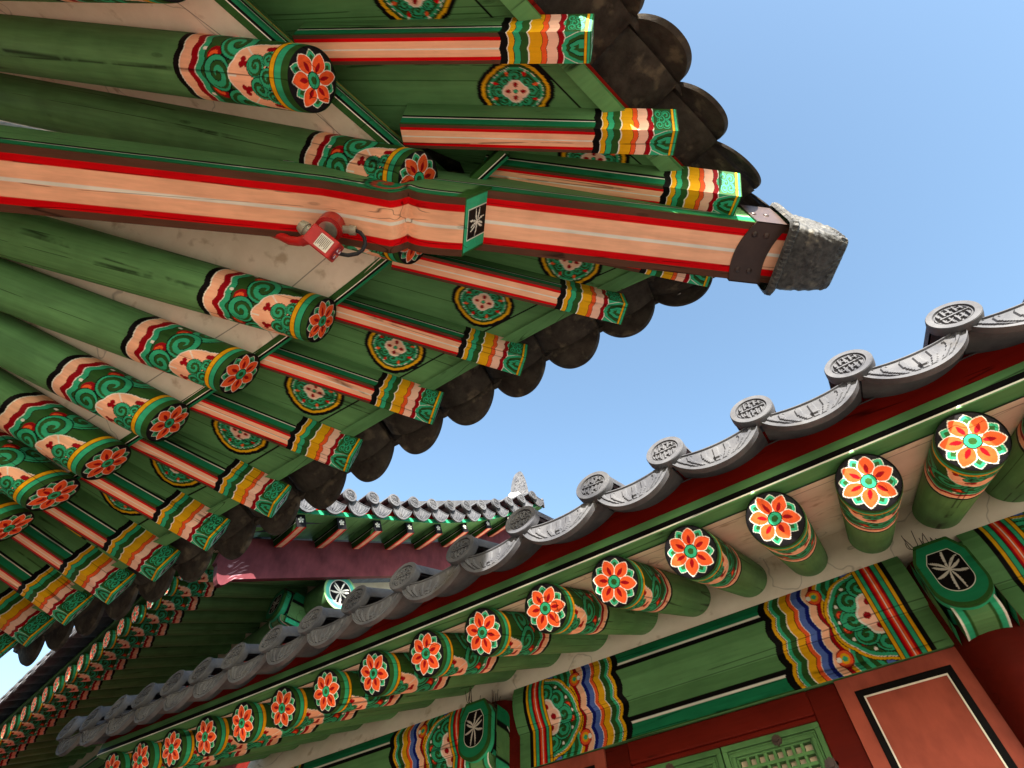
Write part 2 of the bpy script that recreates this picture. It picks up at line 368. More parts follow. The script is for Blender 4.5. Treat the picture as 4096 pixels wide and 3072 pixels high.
# ------------------------------------------------------------------ shared component meshes
def rafter_mesh(name, R, length, mat, nu=112, ns=104, taper=0., cut=.0, ps=1., var=0):
    D = 2 * R; g = Geo(); smax = 2.62
    th = np.linspace(-pi, pi, nu); s = np.linspace(0.012, smax, ns)
    A, S = np.meshgrid(th, s, indexing='ij'); rad = R * (1 - .035 * np.exp(-S / .05)) * (1 + taper * S / 2.6)
    P = np.stack([-S * D - rad * np.cos(A) * cut * np.clip(1 - S / smax, 0, 1), rad * np.sin(A), -rad * np.cos(A)], -1)
    g.grid(P, rafter_paint(A / 2, S * ps), smooth=True)
    th2 = np.linspace(-pi, pi, 33); s2 = np.linspace(smax * D, length, 6)
    A, S = np.meshgrid(th2, s2, indexing='ij'); rad = R * (1 + taper)
    g.grid(np.stack([-S, rad * np.sin(A), -rad * np.cos(A)], -1), GREEN, smooth=True)
    rr = np.linspace(0, 1, 60); tt = np.linspace(0, 2 * pi, nu)
    RR, TT = np.meshgrid(rr, tt, indexing='ij')
    rot = pi / 2 + .2 + var * .45
    x, y = RR * np.cos(TT), RR * np.sin(TT)
    xr, yr = x * cos(rot) + y * sin(rot), -x * sin(rot) + y * cos(rot)
    wv = .018 * var; C = flower_disc(xr * (1.02 + .02 * var) + wv * np.sin(5 * yr + var) - .02 * (var - 1), yr * (1.0 + .015 * var) + wv * np.sin(6 * xr + 2 * var) + .015 * (var - 1))
    g.grid(np.stack([.02 * R - .04 * R * RR ** 6 - .005 * RR + y * R * cut, x * R * .966, y * R * .966], -1), C, smooth=False, flip=False)
    return g.mesh(name, mat)
def box_rafter_mesh(name, wd, h, length, L0, mat):
    """square flying rafter; tip at x=0, underside centre at z=0"""
    g = Geo(); ns = 210; s = np.linspace(0, L0 * 1.12, ns)
    def face(nt, pos, kind):
        t = np.linspace(0, 1, nt); T, S = np.meshgrid(t, s, indexing='ij')
        C, m = (fly_end if kind == 'b' else spiral_cloud_end)(T, S, L0)
        if kind == 'b': base = stripes(T)
        else:
            base = np.tile(GREEN, T.shape + (1,)); base[T < .42] = BLACK; base[T < .34] = WHITE; base[T < .31] = DTEAL; base[T < .08] = OLIVE
        C = np.where(m[..., None], C, base)
        P = pos(T, S); g.grid(P, C, smooth=False)
        T2, S2 = np.meshgrid(np.linspace(0, 1, 61), np.array([L0 * 1.12, length]), indexing='ij')
        if kind == 'b': base = stripes(T2)
        else:
            base = np.tile(GREEN, T2.shape + (1,)); base[T2 < .42] = BLACK; base[T2 < .34] = WHITE; base[T2 < .31] = DTEAL; base[T2 < .08] = OLIVE
        g.grid(pos(T2, S2), base, smooth=False)
    face(64, lambda T, S: np.stack([-S, (T - .5) * wd, 0 * T], -1), 'b')
    face(64, lambda T, S: np.stack([-S, 0 * T + wd / 2, T * h], -1), 's')
    face(64, lambda T, S: np.stack([-S, 0 * T - wd / 2, T * h], -1), 's')
    g.add([(0, -wd / 2, h), (0, wd / 2, h), (-length, wd / 2, h), (-length, -wd / 2, h)], [(0, 1, 2, 3)], GREEN)
    t = np.linspace(0, 1, 30); T, S = np.meshgrid(t, t, indexing='ij')
    C = np.tile(TEAL, T.shape + (1,)); mm = (np.abs(T - .5) < .34) & (np.abs(S - .5) < .34); C[mm] = WHITE
    mm = (np.abs(T - .5) < .31) & (np.abs(S - .5) < .31); C[mm] = BLACK
    plum((T - .5) * 3.4, (S - .5) * 3.4, C)
    g.grid(np.stack([0 * T + .004 * 0, (T - .5) * wd, S * h], -1), C, smooth=False, flip=True)
    return g.mesh(name, mat)
def relief_letters(x, y):
    """raised strokes of the round character medallion, unit disc"""
    h = np.zeros_like(x); inside = np.hypot(x, y) < .62
    def bar(x0, x1, y0, y1):
        return (x > x0) & (x < x1) & (y > y0) & (y < y1)
    b = np.zeros_like(x, bool)
    b |= bar(-.62, .62, -.045, .045)
    for k in (-.46, -.23, .0, .23, .46):
        b |= bar(k - .05, k + .05, .12, .6)
        b |= bar(k - .05, k + .05, -.6, -.12)
    b |= bar(-.46, -.23, .26, .34) | bar(.0, .23, .26, .34) | bar(-.23, .0, -.42, -.34) | bar(.23, .5, -.42, -.34) | bar(-.2, .02, .46, .54)
    return (b & inside)
def cover_tile_mesh(name, R, length, mat, slope=.35, relief=True):
    g = Geo(); th = np.linspace(0, pi, 15)
    for rr, fl in ((R * .97, False), (R * .76, True)):
        y = np.array([-.01, -.04, -length * .5, -length]); A, Yy = np.meshgrid(th, y, indexing='ij')
        P = np.stack([rr * np.cos(A), Yy, rr * np.sin(A) - Yy * slope - R * .02], -1); g.grid(P, mi=0, smooth=True, flip=fl)
    for a in (0, pi):
        x0, x1 = R * .76 * cos(a), R * .97 * cos(a)
        g.add([(x0, 0, -R * .15), (x1, 0, -R * .15), (x1, -length, length * slope - R * .15), (x0, -length, length * slope - R * .15)], [(0, 1, 2, 3)])
    nr, na = (40, 72) if relief else (8, 24)
    rr = np.linspace(0, 1, nr); tt = np.linspace(0, 2 * pi, na); RR, TT = np.meshgrid(rr, tt, indexing='ij')
    x, z = RR * np.cos(TT), RR * np.sin(TT)
    hgt = np.where(RR > .74, .008, 0.) + np.where((RR > .62) & (RR < .67), .004, 0)
    if relief: hgt = hgt + np.where(relief_letters(x, z), .008, 0.)
    hgt[RR >= .999] = .004
    g.grid(np.stack([x * R, .012 + hgt * (R / .073) - z * R * slope * .3, z * R], -1), smooth=False)
    T2, K = np.meshgrid(tt, np.array([.016, .0, -.014, -.014]), indexing='ij')
    rad = np.array([1., 1.01, 1., .2])[None, :] * R
    g.grid(np.stack([rad * np.cos(T2), K - rad * np.sin(T2) * slope * .3, rad * np.sin(T2)], -1), smooth=False)
    return g.mesh(name, mat)
def trough_tile_mesh(name, W, length, mat, slope=.30, depth=.05, drip=.05, th=.02, relief=True, lean=.35):
    """concave tile with crescent end plate. x across, front at y=0 (outwards +y)"""
    g = Geo(); u = np.linspace(-1, 1, 25); arc = -depth * (1 - u ** 2)
    for dz, fl in ((0, False), (-th, True)):
        y = np.array([0., -.1, -length * .5, -length]); U, Yy = np.meshgrid(u, y, indexing='ij')
        z = -depth * (1 - U ** 2) + dz - Yy * slope
        g.grid(np.stack([U * W / 2, Yy, z], -1), smooth=True, flip=fl)
    for s_ in (-1, 1):
        x = s_ * W / 2
        g.add([(x, 0, 0), (x, 0, -th), (x, -length, length * slope - th), (x, -length, length * slope)], [(0, 1, 2, 3)])
    nu, nv = (72, 30) if relief else (25, 4)
    U, Vv = np.meshgrid(np.linspace(-1, 1, nu), np.linspace(0, 1, nv), indexing='ij')
    top = -depth * (1 - U ** 2) * .5 + .004; bot = -depth * (1 - U ** 2) - .012 - drip * (1 - np.abs(U) ** 2.6) ** .6
    Z = top + (bot - top) * Vv
    rel = np.where((Vv > .86) | (Vv < .05) | (np.abs(U) > .95), .006, 0.)
    if relief:
        X = U * 1.6; yy = (Z + .02) / .05
        for k, (c0, b0) in enumerate(((.0, 0.), (.35, .5), (-.35, -.5), (.8, 1.0), (-.8, -1.0), (1.15, 1.3), (-1.15, -1.3))):
            line = X - c0 * (1 - .45 * Vv) - b0 * .25 * np.sin(Vv * 4)
            rel = rel + np.where((np.abs(line) < .05 + .04 * np.sin(Vv * pi)) & (Vv > .12) & (Vv < .8), .005, 0)
        rel = rel + np.where(np.hypot(X, (Vv - .62) * 1.2) < .12, .006, 0)
    y0 = .002 + (top - Z) * lean
    F = np.stack([U * W / 2 * 1.01, y0 + .012 + rel, Z], -1); B = np.stack([U * W / 2 * 1.01, y0 - .006 + 0 * rel, Z], -1)
    g.grid(F, smooth=False); g.grid(B, smooth=True, flip=True)
    for e in ((slice(None), 0), (slice(None), -1), (0, slice(None)), (-1, slice(None))):
        g.grid(np.stack([F[e], B[e]], 1), smooth=False)
    return g.mesh(name, mat)
def sweep(g, pts, nrm, prof, cols, mi=0, smooth=False):
    """pts (N,3); nrm (N,2) outward; prof list of (n, z); one colour per edge"""
    pts = np.asarray(pts, float); nrm = np.asarray(nrm, float)
    for k in range(len(prof) - 1):
        Q = []
        for (n_, z_) in prof[k:k + 2]:
            q = pts.copy(); q[:, :2] += nrm * n_; q[:, 2] += z_; Q.append(q)
        g.grid(np.stack(Q, 1), cols[k] if hasattr(cols[0], '__len__') else cols, mi, smooth)
def normals(pts, sgn):
    t = np.gradient(pts[:, :2], axis=0); t /= np.linalg.norm(t, axis=1)[:, None]
    return np.stack([t[:, 1], -t[:, 0]], 1) * sgn

# ================================================================== ground and sky side
g = Geo(); xs = np.linspace(-1, 1, 41); xs = np.sign(xs) * np.abs(xs) ** 3 * 900
X, Y = np.meshgrid(xs, xs, indexing='ij'); g.grid(np.stack([X, Y, 0 * X], -1), smooth=True)
o = bpy.data.objects.new('ground', g.mesh('ground', M_GROUND)); COL.objects.link(o); o['kind'] = 'structure'

# ================================================================== HALL A (big hipped corner overhead)
hall = reg(root('corner_hall', (2.9, 1.2, 0), 'hipped corner of a painted hall overhead, striped corner beam and two fanning rafter rows', 'palace building'))
def inward(az, sg): a, s = radians(az), radians(sg); return Vector((cos(a) * cos(s), sin(a) * cos(s), sin(s)))
RA = .1145
TIPL = [(-.166, -1.434, 2.5), (.266, -1.359, 2.455), (.821, -1.298, 2.39), (1.329, -1.241, 2.29), (1.844, -1.187, 2.19), (2.342, -1.157, 2.10), (2.771, -1.109, 2.04), (3.171, -1.094, 1.995), (3.527, -1.061, 1.965), (3.903, -1.035, 1.95), (4.294, -1.027, 1.94), (4.68, -1.02, 1.935), (5.08, -1.01, 1.93)]
FAZL = [45, 47, 50, 53, 57, 61, 65, 68, 71, 74, 77, 79, 81]; FSGL = [4, 4.2, 6, 6, 7.4, 11, 12.5, 14, 15, 15, 15, 15, 15]
TIPU = [(-.392, -1.188, 2.5), (-.275, -.78, 2.455), (-.15, -.282, 2.39), (-.03, .24, 2.30), (.07, .74, 2.2)]
FAZU = [39, 34.5, 33.2, 31, 28]; FSGU = [9.3, 6.2, 9, 9, 9]
RL = [(.44, -.60, 2.48), (.87, -.495, 2.45), (1.454, -.531, 2.36), (1.917, -.494, 2.25), (2.347, -.467, 2.15), (2.733, -.438, 2.075), (3.081, -.407, 2.02), (3.443, -.403, 1.98), (3.83, -.395, 1.955), (4.22, -.39, 1.94), (4.6, -.385, 1.935), (5.0, -.38, 1.93)]
RAZL = [43, 45, 49.5, 53, 57, 61, 65, 69, 73, 76, 79, 82]; RSGL = [15, 13, 5.3, 9.5, 14.5, 16.8, 18, 19, 20, 20, 20, 20]
RU = [(.62, -.60, 2.49), (.686, -.298, 2.46), (.761, .212, 2.38), (.88, .72, 2.28), (.93, 1.2, 2.18), (.95, 1.5, 2.1)]
RAZU = [41, 39.5, 37.5, 35, 31, 27]; RSGU = [19.5, 19.5, 20, 20, 20, 20]
m_raft_a = [rafter_mesh('hall rafter', RA, 3.4, M_RAFT, 210, 190, .03, cut=.32 - .05 * v, ps=1.1 - .04 * v, var=v) for v in range(3)]
m_jack_a = rafter_mesh('hall jack rafter', RA, .95, M_RAFT, 120, 110, .03, cut=.3, ps=1.1)   # dies into the corner beam
for k, (row, az, sg, rng) in enumerate(((RL, RAZL, RSGL, range(1, 12)), (RU, RAZU, RSGU, range(1, 6)))):
    for i in rng:
        d = inward(az[i], sg[i]); M = framed(Vector(row[i]), -d) @ Matrix.Rotation(random.uniform(-.12, .12), 4, 'X')
        part('round_rafter', m_jack_a if (k == 0 and i == 1) else m_raft_a[(i * 2 + k) % 3], hall, M)
FW, FH = .108, .165
m_fly_a = box_rafter_mesh('hall flying rafter', FW, FH, 1.15, .335, M_BOARD)
FLY = {}
for k, (row, az, sg) in enumerate(((TIPL, FAZL, FSGL), (TIPU, FAZU, FSGU))):
    for i in range(len(row)):
        d = inward(az[i], sg[i]); FLY[k, i] = (Vector(row[i]), d)
        sl = (.20, .50)[k] * max(.3, 1 - i / 7)
        part('flying_rafter', m_fly_a, hall, framed(Vector(row[i]), -d, (sl, 0, 1) if k == 0 else (0, sl, 1)))
def rail(rows, n=90, lo=0., hi=None):
    rows = np.array(rows); hi = len(rows) - 1 if hi is None else hi
    t = np.linspace(lo, hi, n); out = []
    for c in range(3):
        p = np.polyfit(np.arange(len(rows)), rows[:, c], 4 if len(rows) > 6 else 2); out.append(np.polyval(p, t))
    return np.stack(out, 1)
railT = [rail(TIPL, 120, -1.0), rail(TIPU, 60, -.9)]
railR = [rail(RL[1:], 120, -.75), rail(RU[1:], 60, -.55)]
railI = [rail(RL[1:], 120, -.75), rail(RU[1:], 60, -.55)]
# inner eave board riding on the round rafter ends
for k in (0, 1):
    nr = normals(railR[k], 1 if k == 0 else -1)
    zt = RA * .93
    g = Geo()
    sweep(g, railR[k], nr, [(-.035, zt + .09), (-.035, zt), (-.008, zt), (-.004, zt), (.006, zt), (.018, zt), (.02, zt + .026), (.02, zt + .030), (.02, zt + .054), (.02, zt + .088), (.02, zt + .093), (-.035, zt + .094)],
          [OLIVE, OLIVE, WHITE, BLACK, DTEAL, DTEAL, WHITE, BLACK, GREEN, YELLOW, GREEN])
    part('eave_board', g.mesh('inner eave board', M_BOARD), hall)
    # painted filler boards standing between the flying rafters
    g = Geo(); n = len(railR[k]); vv = np.linspace(0, 1, 22); zz = .24
    s = np.r_[0, np.cumsum(np.linalg.norm(np.diff(railR[k], axis=0), axis=1))]
    fine = np.linspace(0, s[-1], int(s[-1] / .006)); P0 = np.stack([np.interp(fine, s, railR[k][:, c]) for c in range(3)], 1)
    NN = np.stack([np.interp(fine, s, nr[:, c]) for c in (0, 1)], 1)
    S, V = np.meshgrid(fine, vv, indexing='ij')
    P = np.repeat(P0[:, None], len(vv), 1); P[..., :2] += NN[:, None] * (-.015 + .0 * V[..., None]); P[..., 2] += zt + .09 + V * zz
    Cc = np.tile(GREEN * .95, S.shape + (1,)); per = .48; x = ((S + .1) % per - per / 2) / .15; y = (V * .24 / .14 - .1) / .62
    r = np.hypot(x, y) / (1 + .05 * np.abs(np.cos(3 * np.arctan2(y, x))))
    for lim, col in ((1.0, BLACK), (.95, WHITE), (.93, TEAL), (.78, BLACK), (.76, OLIVE)): Cc[r < lim] = col
    spiral(Cc, x, y, -.38, .35, .33, 1, 0); spiral(Cc, x, y, .38, .35, .33, -1, 0); Cc[np.hypot(x, y - .62) < .12] = RED
    g.grid(P, Cc, smooth=False, flip=(k == 0))
    part('filler_board', g.mesh('filler board', M_BOARD), hall)
# plaster between the round rafters
dh = Vector((-.755, -.656, 0)).normalized()
for k, (row, az, sg) in enumerate(((RL, RAZL, RSGL), (RU, RAZU, RSGU))):
    idx = np.linspace(-.35 if k == 0 else .15, len(row) - 1, 90); row = np.array(row)
    E_ = np.stack([np.interp(idx, range(len(row)), row[:, c]) for c in range(3)], 1)
    if k == 0: E_[idx < 0] += np.outer(idx[idx < 0], row[1] - row[0])
    az_ = np.interp(idx, range(len(az)), az); sg_ = np.interp(idx, range(len(sg)), sg)
    t = np.r_[np.linspace(.03, .5, 95), np.linspace(.52, 4.4, 50)]; P = np.zeros((len(idx), len(t), 3))
    for i in range(len(idx)):
        d = np.array(inward(az_[i], sg_[i])); P[i] = E_[i] + np.outer(t, d); P[i, :, 2] += RA * .88 - .02 * np.clip(t / .3, 0, 1)
        lat = (P[i, :, 0] - .55) * -dh.y + (P[i, :, 1] + .61) * dh.x; lat = lat if k == 0 else -lat
        fix = np.minimum(lat - .06, 0) * (1 if k == 0 else -1)
        P[i, :, 0] -= fix * -dh.y; P[i, :, 1] -= fix * dh.x
    # keep the two sides from crossing at the hip
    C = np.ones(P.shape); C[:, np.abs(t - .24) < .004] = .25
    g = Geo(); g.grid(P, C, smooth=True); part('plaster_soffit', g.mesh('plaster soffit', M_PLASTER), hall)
# green soffit boards with medallions
def soffit(k, a, b, med=True, fine_=True):
    (Pa, da), (Pb, db) = a, b; n1, n2 = (120, 220) if fine_ else (60, 110)
    Pa, da, Pb, db = [np.array(q) for q in (Pa, da, Pb, db)]
    U, V = np.meshgrid(np.linspace(-.02, 1.02, n1), np.linspace(0, 1, n2), indexing='ij'); t = .075 + V * 1.2
    A = Pa + t[..., None] * da; B = Pb + t[..., None] * db
    P = A + (B - A) * U[..., None]; P[..., 2] += FH - .004
    Cc = np.tile(GREEN, U.shape + (1,))
    t0 = .47; c0 = (Pa + Pb) / 2 + t0 * (da + db) / 2; ex = (da + db) / 2; ex /= np.linalg.norm(ex); Q = P - c0; Q[..., 2] -= FH - .004
    x = Q @ ex; R2 = Q - x[..., None] * ex; ey = np.array([-ex[1], ex[0], 0]); ey /= np.linalg.norm(ey); y = R2 @ ey / .125; x = x / .158
    # plank joints
    Cc[np.abs(t - .265) < .004] = BLACK
    for v0 in (.30, .62): Cc[(np.abs(U - v0) < .004) & (t > .27)] = OLIVE
    if med: medallion(Cc, x, y)
    ML = framed(Vector(c0), Vector(ex)); Pl = (P - c0) @ np.array(ML.to_3x3()); g = Geo(); g.grid(Pl, Cc, smooth=False); part('soffit_board', g.mesh('soffit board', M_BOARD), hall, ML)
for i in range(12): soffit(0, FLY[0, i], FLY[0, i + 1], True, i < 7)
for i in range(4): soffit(1, FLY[1, i], FLY[1, i + 1])
dh = Vector((-.755, -.656, 0)).normalized()
cL = (Vector((-.29, -1.42, 2.47)), inward(41, 1)); soffit(0, cL, FLY[0, 0], False)
cU = (Vector((-.40, -1.30, 2.47)), inward(41, 1)); soffit(1, cU, FLY[1, 0], False)
# outer eave board, red batten
for k in (0, 1):
    nr = normals(railT[k], 1 if k == 0 else -1); z0 = FH
    b0 = (6, 8)[k]
    g = Geo(); sweep(g, railT[k][b0:], nr[b0:], [(-.12, z0 + .0), (-.055, z0 + .0), (-.055, z0 + .014), (-.055, z0 + .02), (-.055, z0 + .028), (-.055, z0 + .055), (-.12, z0 + .055)], [GREEN, TEAL, WHITE, BLACK, GREEN, GREEN])
    part('eave_board', g.mesh('outer eave board', M_BOARD), hall)
    g = Geo(); sweep(g, railT[k][b0:], nr[b0:], [(-.12, z0 + .055), (-.035, z0 + .055), (-.035, z0 + .15), (-.12, z0 + .15)], [FASCIA] * 3)
    part('tile_batten', g.mesh('red tile batten', M_BOARD), hall)
# tiles
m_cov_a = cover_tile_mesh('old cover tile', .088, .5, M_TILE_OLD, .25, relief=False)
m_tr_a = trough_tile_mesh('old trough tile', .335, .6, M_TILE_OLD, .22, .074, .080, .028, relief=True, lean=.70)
def along(railp, nr, x0, step, n, off, dz):
    s = np.r_[0, np.cumsum(np.linalg.norm(np.diff(railp[:, :2], axis=0), axis=1))]; out = []
    for j in range(n):
        q = x0 + j * step
        if q > s[-1]: break
        p = np.array([np.interp(q, s, railp[:, c]) for c in range(3)]); nn = np.array([np.interp(q, s, nr[:, c]) for c in (0, 1)])
        nn /= np.linalg.norm(nn); p[:2] += nn * (off if np.ndim(off) == 0 else off[0] + off[1] * min(1, q / 1.4)); p[2] += dz; out.append((p, nn))
    return out
def yfacing(p, nn, roll=0.): 
    M = Matrix(((nn[1], nn[0], 0, p[0]), (-nn[0], nn[1], 0, p[1]), (0, 0, 1, p[2]), (0, 0, 0, 1))); return M @ Matrix.Rotation(roll, 4, 'Y')
for k in (0, 1):
    nr = normals(railT[k], 1 if k == 0 else -1)
    J = 0
    for p, nn in along(railT[k], nr, .22 if k == 0 else .10, .33, 17 if k == 0 else 8, (.13, (.07, .12))[k], FH + .15):
        part('trough_tile', m_tr_a, hall, yfacing(p, nn, random.uniform(-.05, .05)) @ Matrix.Diagonal((1, min(1, .22 + .28 * J), 1, 1))); J += 1
    J = 0
    for p, nn in along(railT[k], nr, .385 if k == 0 else .595, .33, 17 if k == 0 else 8, (.16, (.08, .11))[k], FH + .19):
        part('cover_tile', m_cov_a, hall, yfacing(p, nn) @ Matrix.Diagonal((1, min(1, .3 + .3 * J), 1, 1))); J += 1
# roof body above the boards
g = Geo()
for k in (0, 1):
    R_ = railT[k]; nr = normals(R_, 1 if k == 0 else -1); P = []
    for (n_, z_) in ((-.15, FH + .26), (-.6, .58), (-1.2, .85), (-2.2, 1.5), (-3.2, 2.2), (-5, 2.3), (-7.5, 2.3)):
        q = R_.copy(); q[:, :2] += nr * n_ ; q[:, 2] += z_
        lat = (q[:, 0] - .55) * -dh.y + (q[:, 1] + .61) * dh.x; lat = lat if k == 0 else -lat
        fix = np.minimum(lat, 0) * (1 if k == 0 else -1); q[:, 0] -= fix * -dh.y; q[:, 1] -= fix * dh.x; P.append(q)
    g.grid(np.stack(P, 1), smooth=True)
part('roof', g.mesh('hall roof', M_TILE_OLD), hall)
# corner beam: lower one with a rolled nose, upper one running to the tip
BW = .25
hip = framed(Vector((.612, -.532, 2.285)), dh)
def corner_section(u, t, z): return u, t, z
g = Geo(); us = np.r_[np.linspace(-2.2, -.62, 24), np.linspace(-.60, 0, 50)]
def nose(u):
    u = -u
    return np.where(u < .24, -.012 * np.sin(pi * np.clip(u / .24, 0, 1)) + .03 * np.clip((u - .17) / .07, 0, 1) ** 2,
           .03 - .085 * np.clip((u - .24) / .05, 0, 1) ** .5 + .055 * np.clip((u - .29) / .28, 0, 1) ** 1.0) 
U, T = np.meshgrid(us, np.linspace(0, 1, 70), indexing='ij'); zb = nose(U)
wid = BW * (1 + .10 * np.clip((-U - .5) / 1.6, 0, 1)); slope = -.035 * np.clip(-U - .5, 0, 2)
P = np.stack([U + .03 * 0, (T - .5) * wid, zb + slope], -1); g.grid(P, stripes(1 - T), smooth=True, flip=True)
HB = .27
for sg in (-1, 1):
    U, T = np.meshgrid(us, np.linspace(0, 1, 60), indexing='ij'); zb = nose(U) + slope[:, :1]
    wid = BW * (1 + .10 * np.clip((-U - .5) / 1.6, 0, 1)); top = .20 + slope[:, :1] * 0
    Z = zb + (top - zb) * T
    lean = .10 * T * np.clip(1 + U / .12, 0, 1)
    C = np.tile(GREEN, T.shape + (1,)); hz = Z - zb
    C[hz < .078] = BLACK; C[hz < .058] = WHITE; C[hz < .054] = DTEAL; C[hz < .010] = OLIVE
    xs_, ys_ = (U + .33) / .085, (Z - .06) / .085; spiral(C, xs_, ys_, 0, 0, 1., 1, 1., l=DTEAL, d=L(150, 60, 44))
    e = np.abs((U + .05) - .35 * T * .2); C[(U > -.05 + lean * .3)] = OLIVE
    g.grid(np.stack([U + lean, sg * wid / 2, Z], -1), C, smooth=False, flip=(sg > 0))
# nose end face
T, V = np.meshgrid(np.linspace(0, 1, 60), np.linspace(0, 1, 60), indexing='ij')
C = np.tile(OLIVE, T.shape + (1,)); x, y = (T - .5), (V - .5)
dd = np.maximum(np.abs(x) / .5, np.abs(y) / .5)
C[dd < .93] = TEAL; C[(np.abs(x) < .27) & (np.abs(y) < .36)] = WHITE; m_ = (np.abs(x) < .255) & (np.abs(y) < .345); C[m_] = BLACK
tmp = C.copy(); orchid(y * 2.9, x * 3.9, tmp); C = np.where(m_[..., None], tmp, C)
g.grid(np.stack([.10 * V, (T - .5) * BW, .2 * V], -1), C, smooth=False)
beam = part('corner_beam', g.mesh('lower corner beam', M_BOARD), hall, hip)
SW = .272; hip2 = framed(Vector((.55, -.61, 2.452)), dh)
SL = 1.19
g = Geo(); U, T = np.meshgrid(np.linspace(-.9, SL + .17, 50), np.linspace(0, 1, 70), indexing='ij')
bow = .0 * U
g.grid(np.stack([U, (T - .5) * SW, bow], -1), stripes(1 - T), smooth=True, flip=True)
for sg in (-1, 1):
    C = np.tile(GREEN, T.shape + (1,)); C[T < .40] = BLACK; C[T < .36] = WHITE; C[T < .34] = DTEAL; C[T < .06] = OLIVE
    g.grid(np.stack([U, 0 * U + sg * SW / 2, T * .22], -1), C, smooth=False, flip=(sg > 0))
part('corner_beam', g.mesh('upper corner beam', M_BOARD), hall, hip2)
# steel strap with rivets
g = Geo(); SX = SL - .045
T, K = np.meshgrid(np.linspace(0, 1, 24), np.array([0., 1.]), indexing='ij')
arc = -.035 * (1 - (2 * T - 1) ** 2) + .03 * (1 - T)
st = .006
g.grid(np.stack([SX + arc + K * .15, (T - .5) * (SW + 2 * st), -st + 0 * T], -1), mi=0, smooth=False)
g.grid(np.stack([SX + arc + K * .15, (T - .5) * (SW + 2 * st), 0 * T], -1), mi=0, smooth=False, flip=True)
for q in (0, -1):
    e0 = np.stack([SX + arc[:, q] + K[:, q] * .115, (T[:, q] - .5) * (SW + 2 * st), -st + 0 * T[:, q]], -1); e1 = e0.copy(); e1[:, 2] = 0
    g.grid(np.stack([e0, e1], 1), smooth=False)
for sg in (-1, 1):
    o_ = .03 if sg < 0 else 0.
    g.box((SX + o_, sg * (SW / 2 + st) - st / 2, -st), (SX + .15 + o_, sg * (SW / 2 + st) + st / 2, .235))
strap = part('metal_strap', g.mesh('strap', M_IRON), hall, hip2)
def rivet_mesh():
    g = Geo(); A, B = np.meshgrid(np.linspace(0, 2 * pi, 13), np.linspace(0, pi / 2, 5), indexing='ij')
    g.grid(np.stack([.014 * np.cos(A) * np.sin(B), .014 * np.sin(A) * np.sin(B), .007 * np.cos(B)], -1)); return g.mesh('rivet', M_IRON)
mr = rivet_mesh()
for (u, v) in ((.02, -.085), (.075, -.085), (.0, .085), (.055, .085)):
    part('rivet', mr, strap, hip2 @ Matrix.Translation((SX + u + .02, v, -st)) @ Matrix.Rotation(pi, 4, 'X'))
for u in (.05, .11): part('rivet', mr, strap, hip2 @ Matrix.Translation((SX + u, -SW / 2 - 1.5 * st, .10)) @ Matrix.Rotation(pi / 2, 4, 'X'))
# clay dragon head sleeve
g = Geo(); ux = np.array([.0, .012, .03, .045, .05, .075, .12, .17, .22, .26, .29, .30, .30]); hw = np.array([.165, .178, .178, .165, .152, .150, .145, .140, .133, .126, .120, .112, .0]); zlo = np.array([-.055, -.07, -.07, -.05, -.035, -.04, -.045, -.04, -.03, -.018, -.004, .01, .08]); zhi = np.array([.28, .30, .30, .28, .25, .25, .245, .235, .22, .205, .19, .17, .08])
na = 200; A = np.linspace(0, 2 * pi, na, endpoint=False)
NS = len(ux) * 8; Pd = np.zeros((na, NS, 3)); uu = np.interp(np.linspace(0, len(ux) - 1, NS), range(len(ux)), ux)
for j, q in enumerate(np.linspace(0, len(ux) - 1, NS)):
    f = lambda arr: np.interp(q, range(len(ux)), arr)
    n_ = 9.; ca, sa = np.cos(A), np.sin(A); rr = (np.abs(ca) ** n_ + np.abs(sa) ** n_) ** (-1 / n_)
    zc, zh = (f(zhi) + f(zlo)) / 2, (f(zhi) - f(zlo)) / 2
    U_ = uu[j]; b_ = np.clip((U_ - .055) / .02, 0, 1); fold = np.sin(14 * A + 9 * np.sin(U_ * 22) + 3 * np.sin(5 * A + U_ * 30))
    wob = 1 + b_ * (.010 * np.sign(fold) * np.abs(fold) ** .6 + .006 * np.sin(37 * A + 90 * U_) * np.sin(21 * A - 150 * U_))
    wob = wob + (.012 * np.sin(64 * A) if .008 < U_ < .045 else 0)
    # teeth ridges near the lip
    wob = wob + (.02 * np.sign(np.sin(30 * A)) if .25 < uu[j] < .29 else 0)
    Pd[:, j] = np.stack([0 * A + uu[j], f(hw) * ca * rr * wob, zc + zh * sa * rr * wob], -1)
g.grid(Pd, smooth=False, wrap=True)
for (cx, cy, cz, r) in ((.16, -.06, .255, .04), (.16, .06, .255, .04), (.235, -.10, .215, .022), (.235, .10, .215, .022)):
    Aa, B = np.meshgrid(np.linspace(0, 2 * pi, 15), np.linspace(0, pi, 9), indexing='ij'); g.grid(np.stack([cx + r * 1.3 * np.cos(Aa) * np.sin(B), cy + r * np.sin(Aa) * np.sin(B), cz + r * .8 * np.cos(B)], -1))
part('dragon_head', g.mesh('clay dragon head', M_HEAD), hall, hip2 @ Matrix.Translation((SL + .118, 0, -.005)) @ Matrix(((1, 0, .22, 0), (0, 1, 0, 0), (0, 0, 1, 0), (0, 0, 0, 1))))
# wall body and corner column behind the rafters, left of the picture
g = Geo(); g.box((3.0, 1.3, -1.6), (14, 14, 2.5), MAROON); part('wall', g.mesh('hall wall', M_FLAT), hall)
g = Geo(); g.tube([(2.95, 1.25, -1.6), (2.95, 1.25, 2.4)], .2, MAROON, n=24); part('column', g.mesh('hall column', M_FLAT), hall)

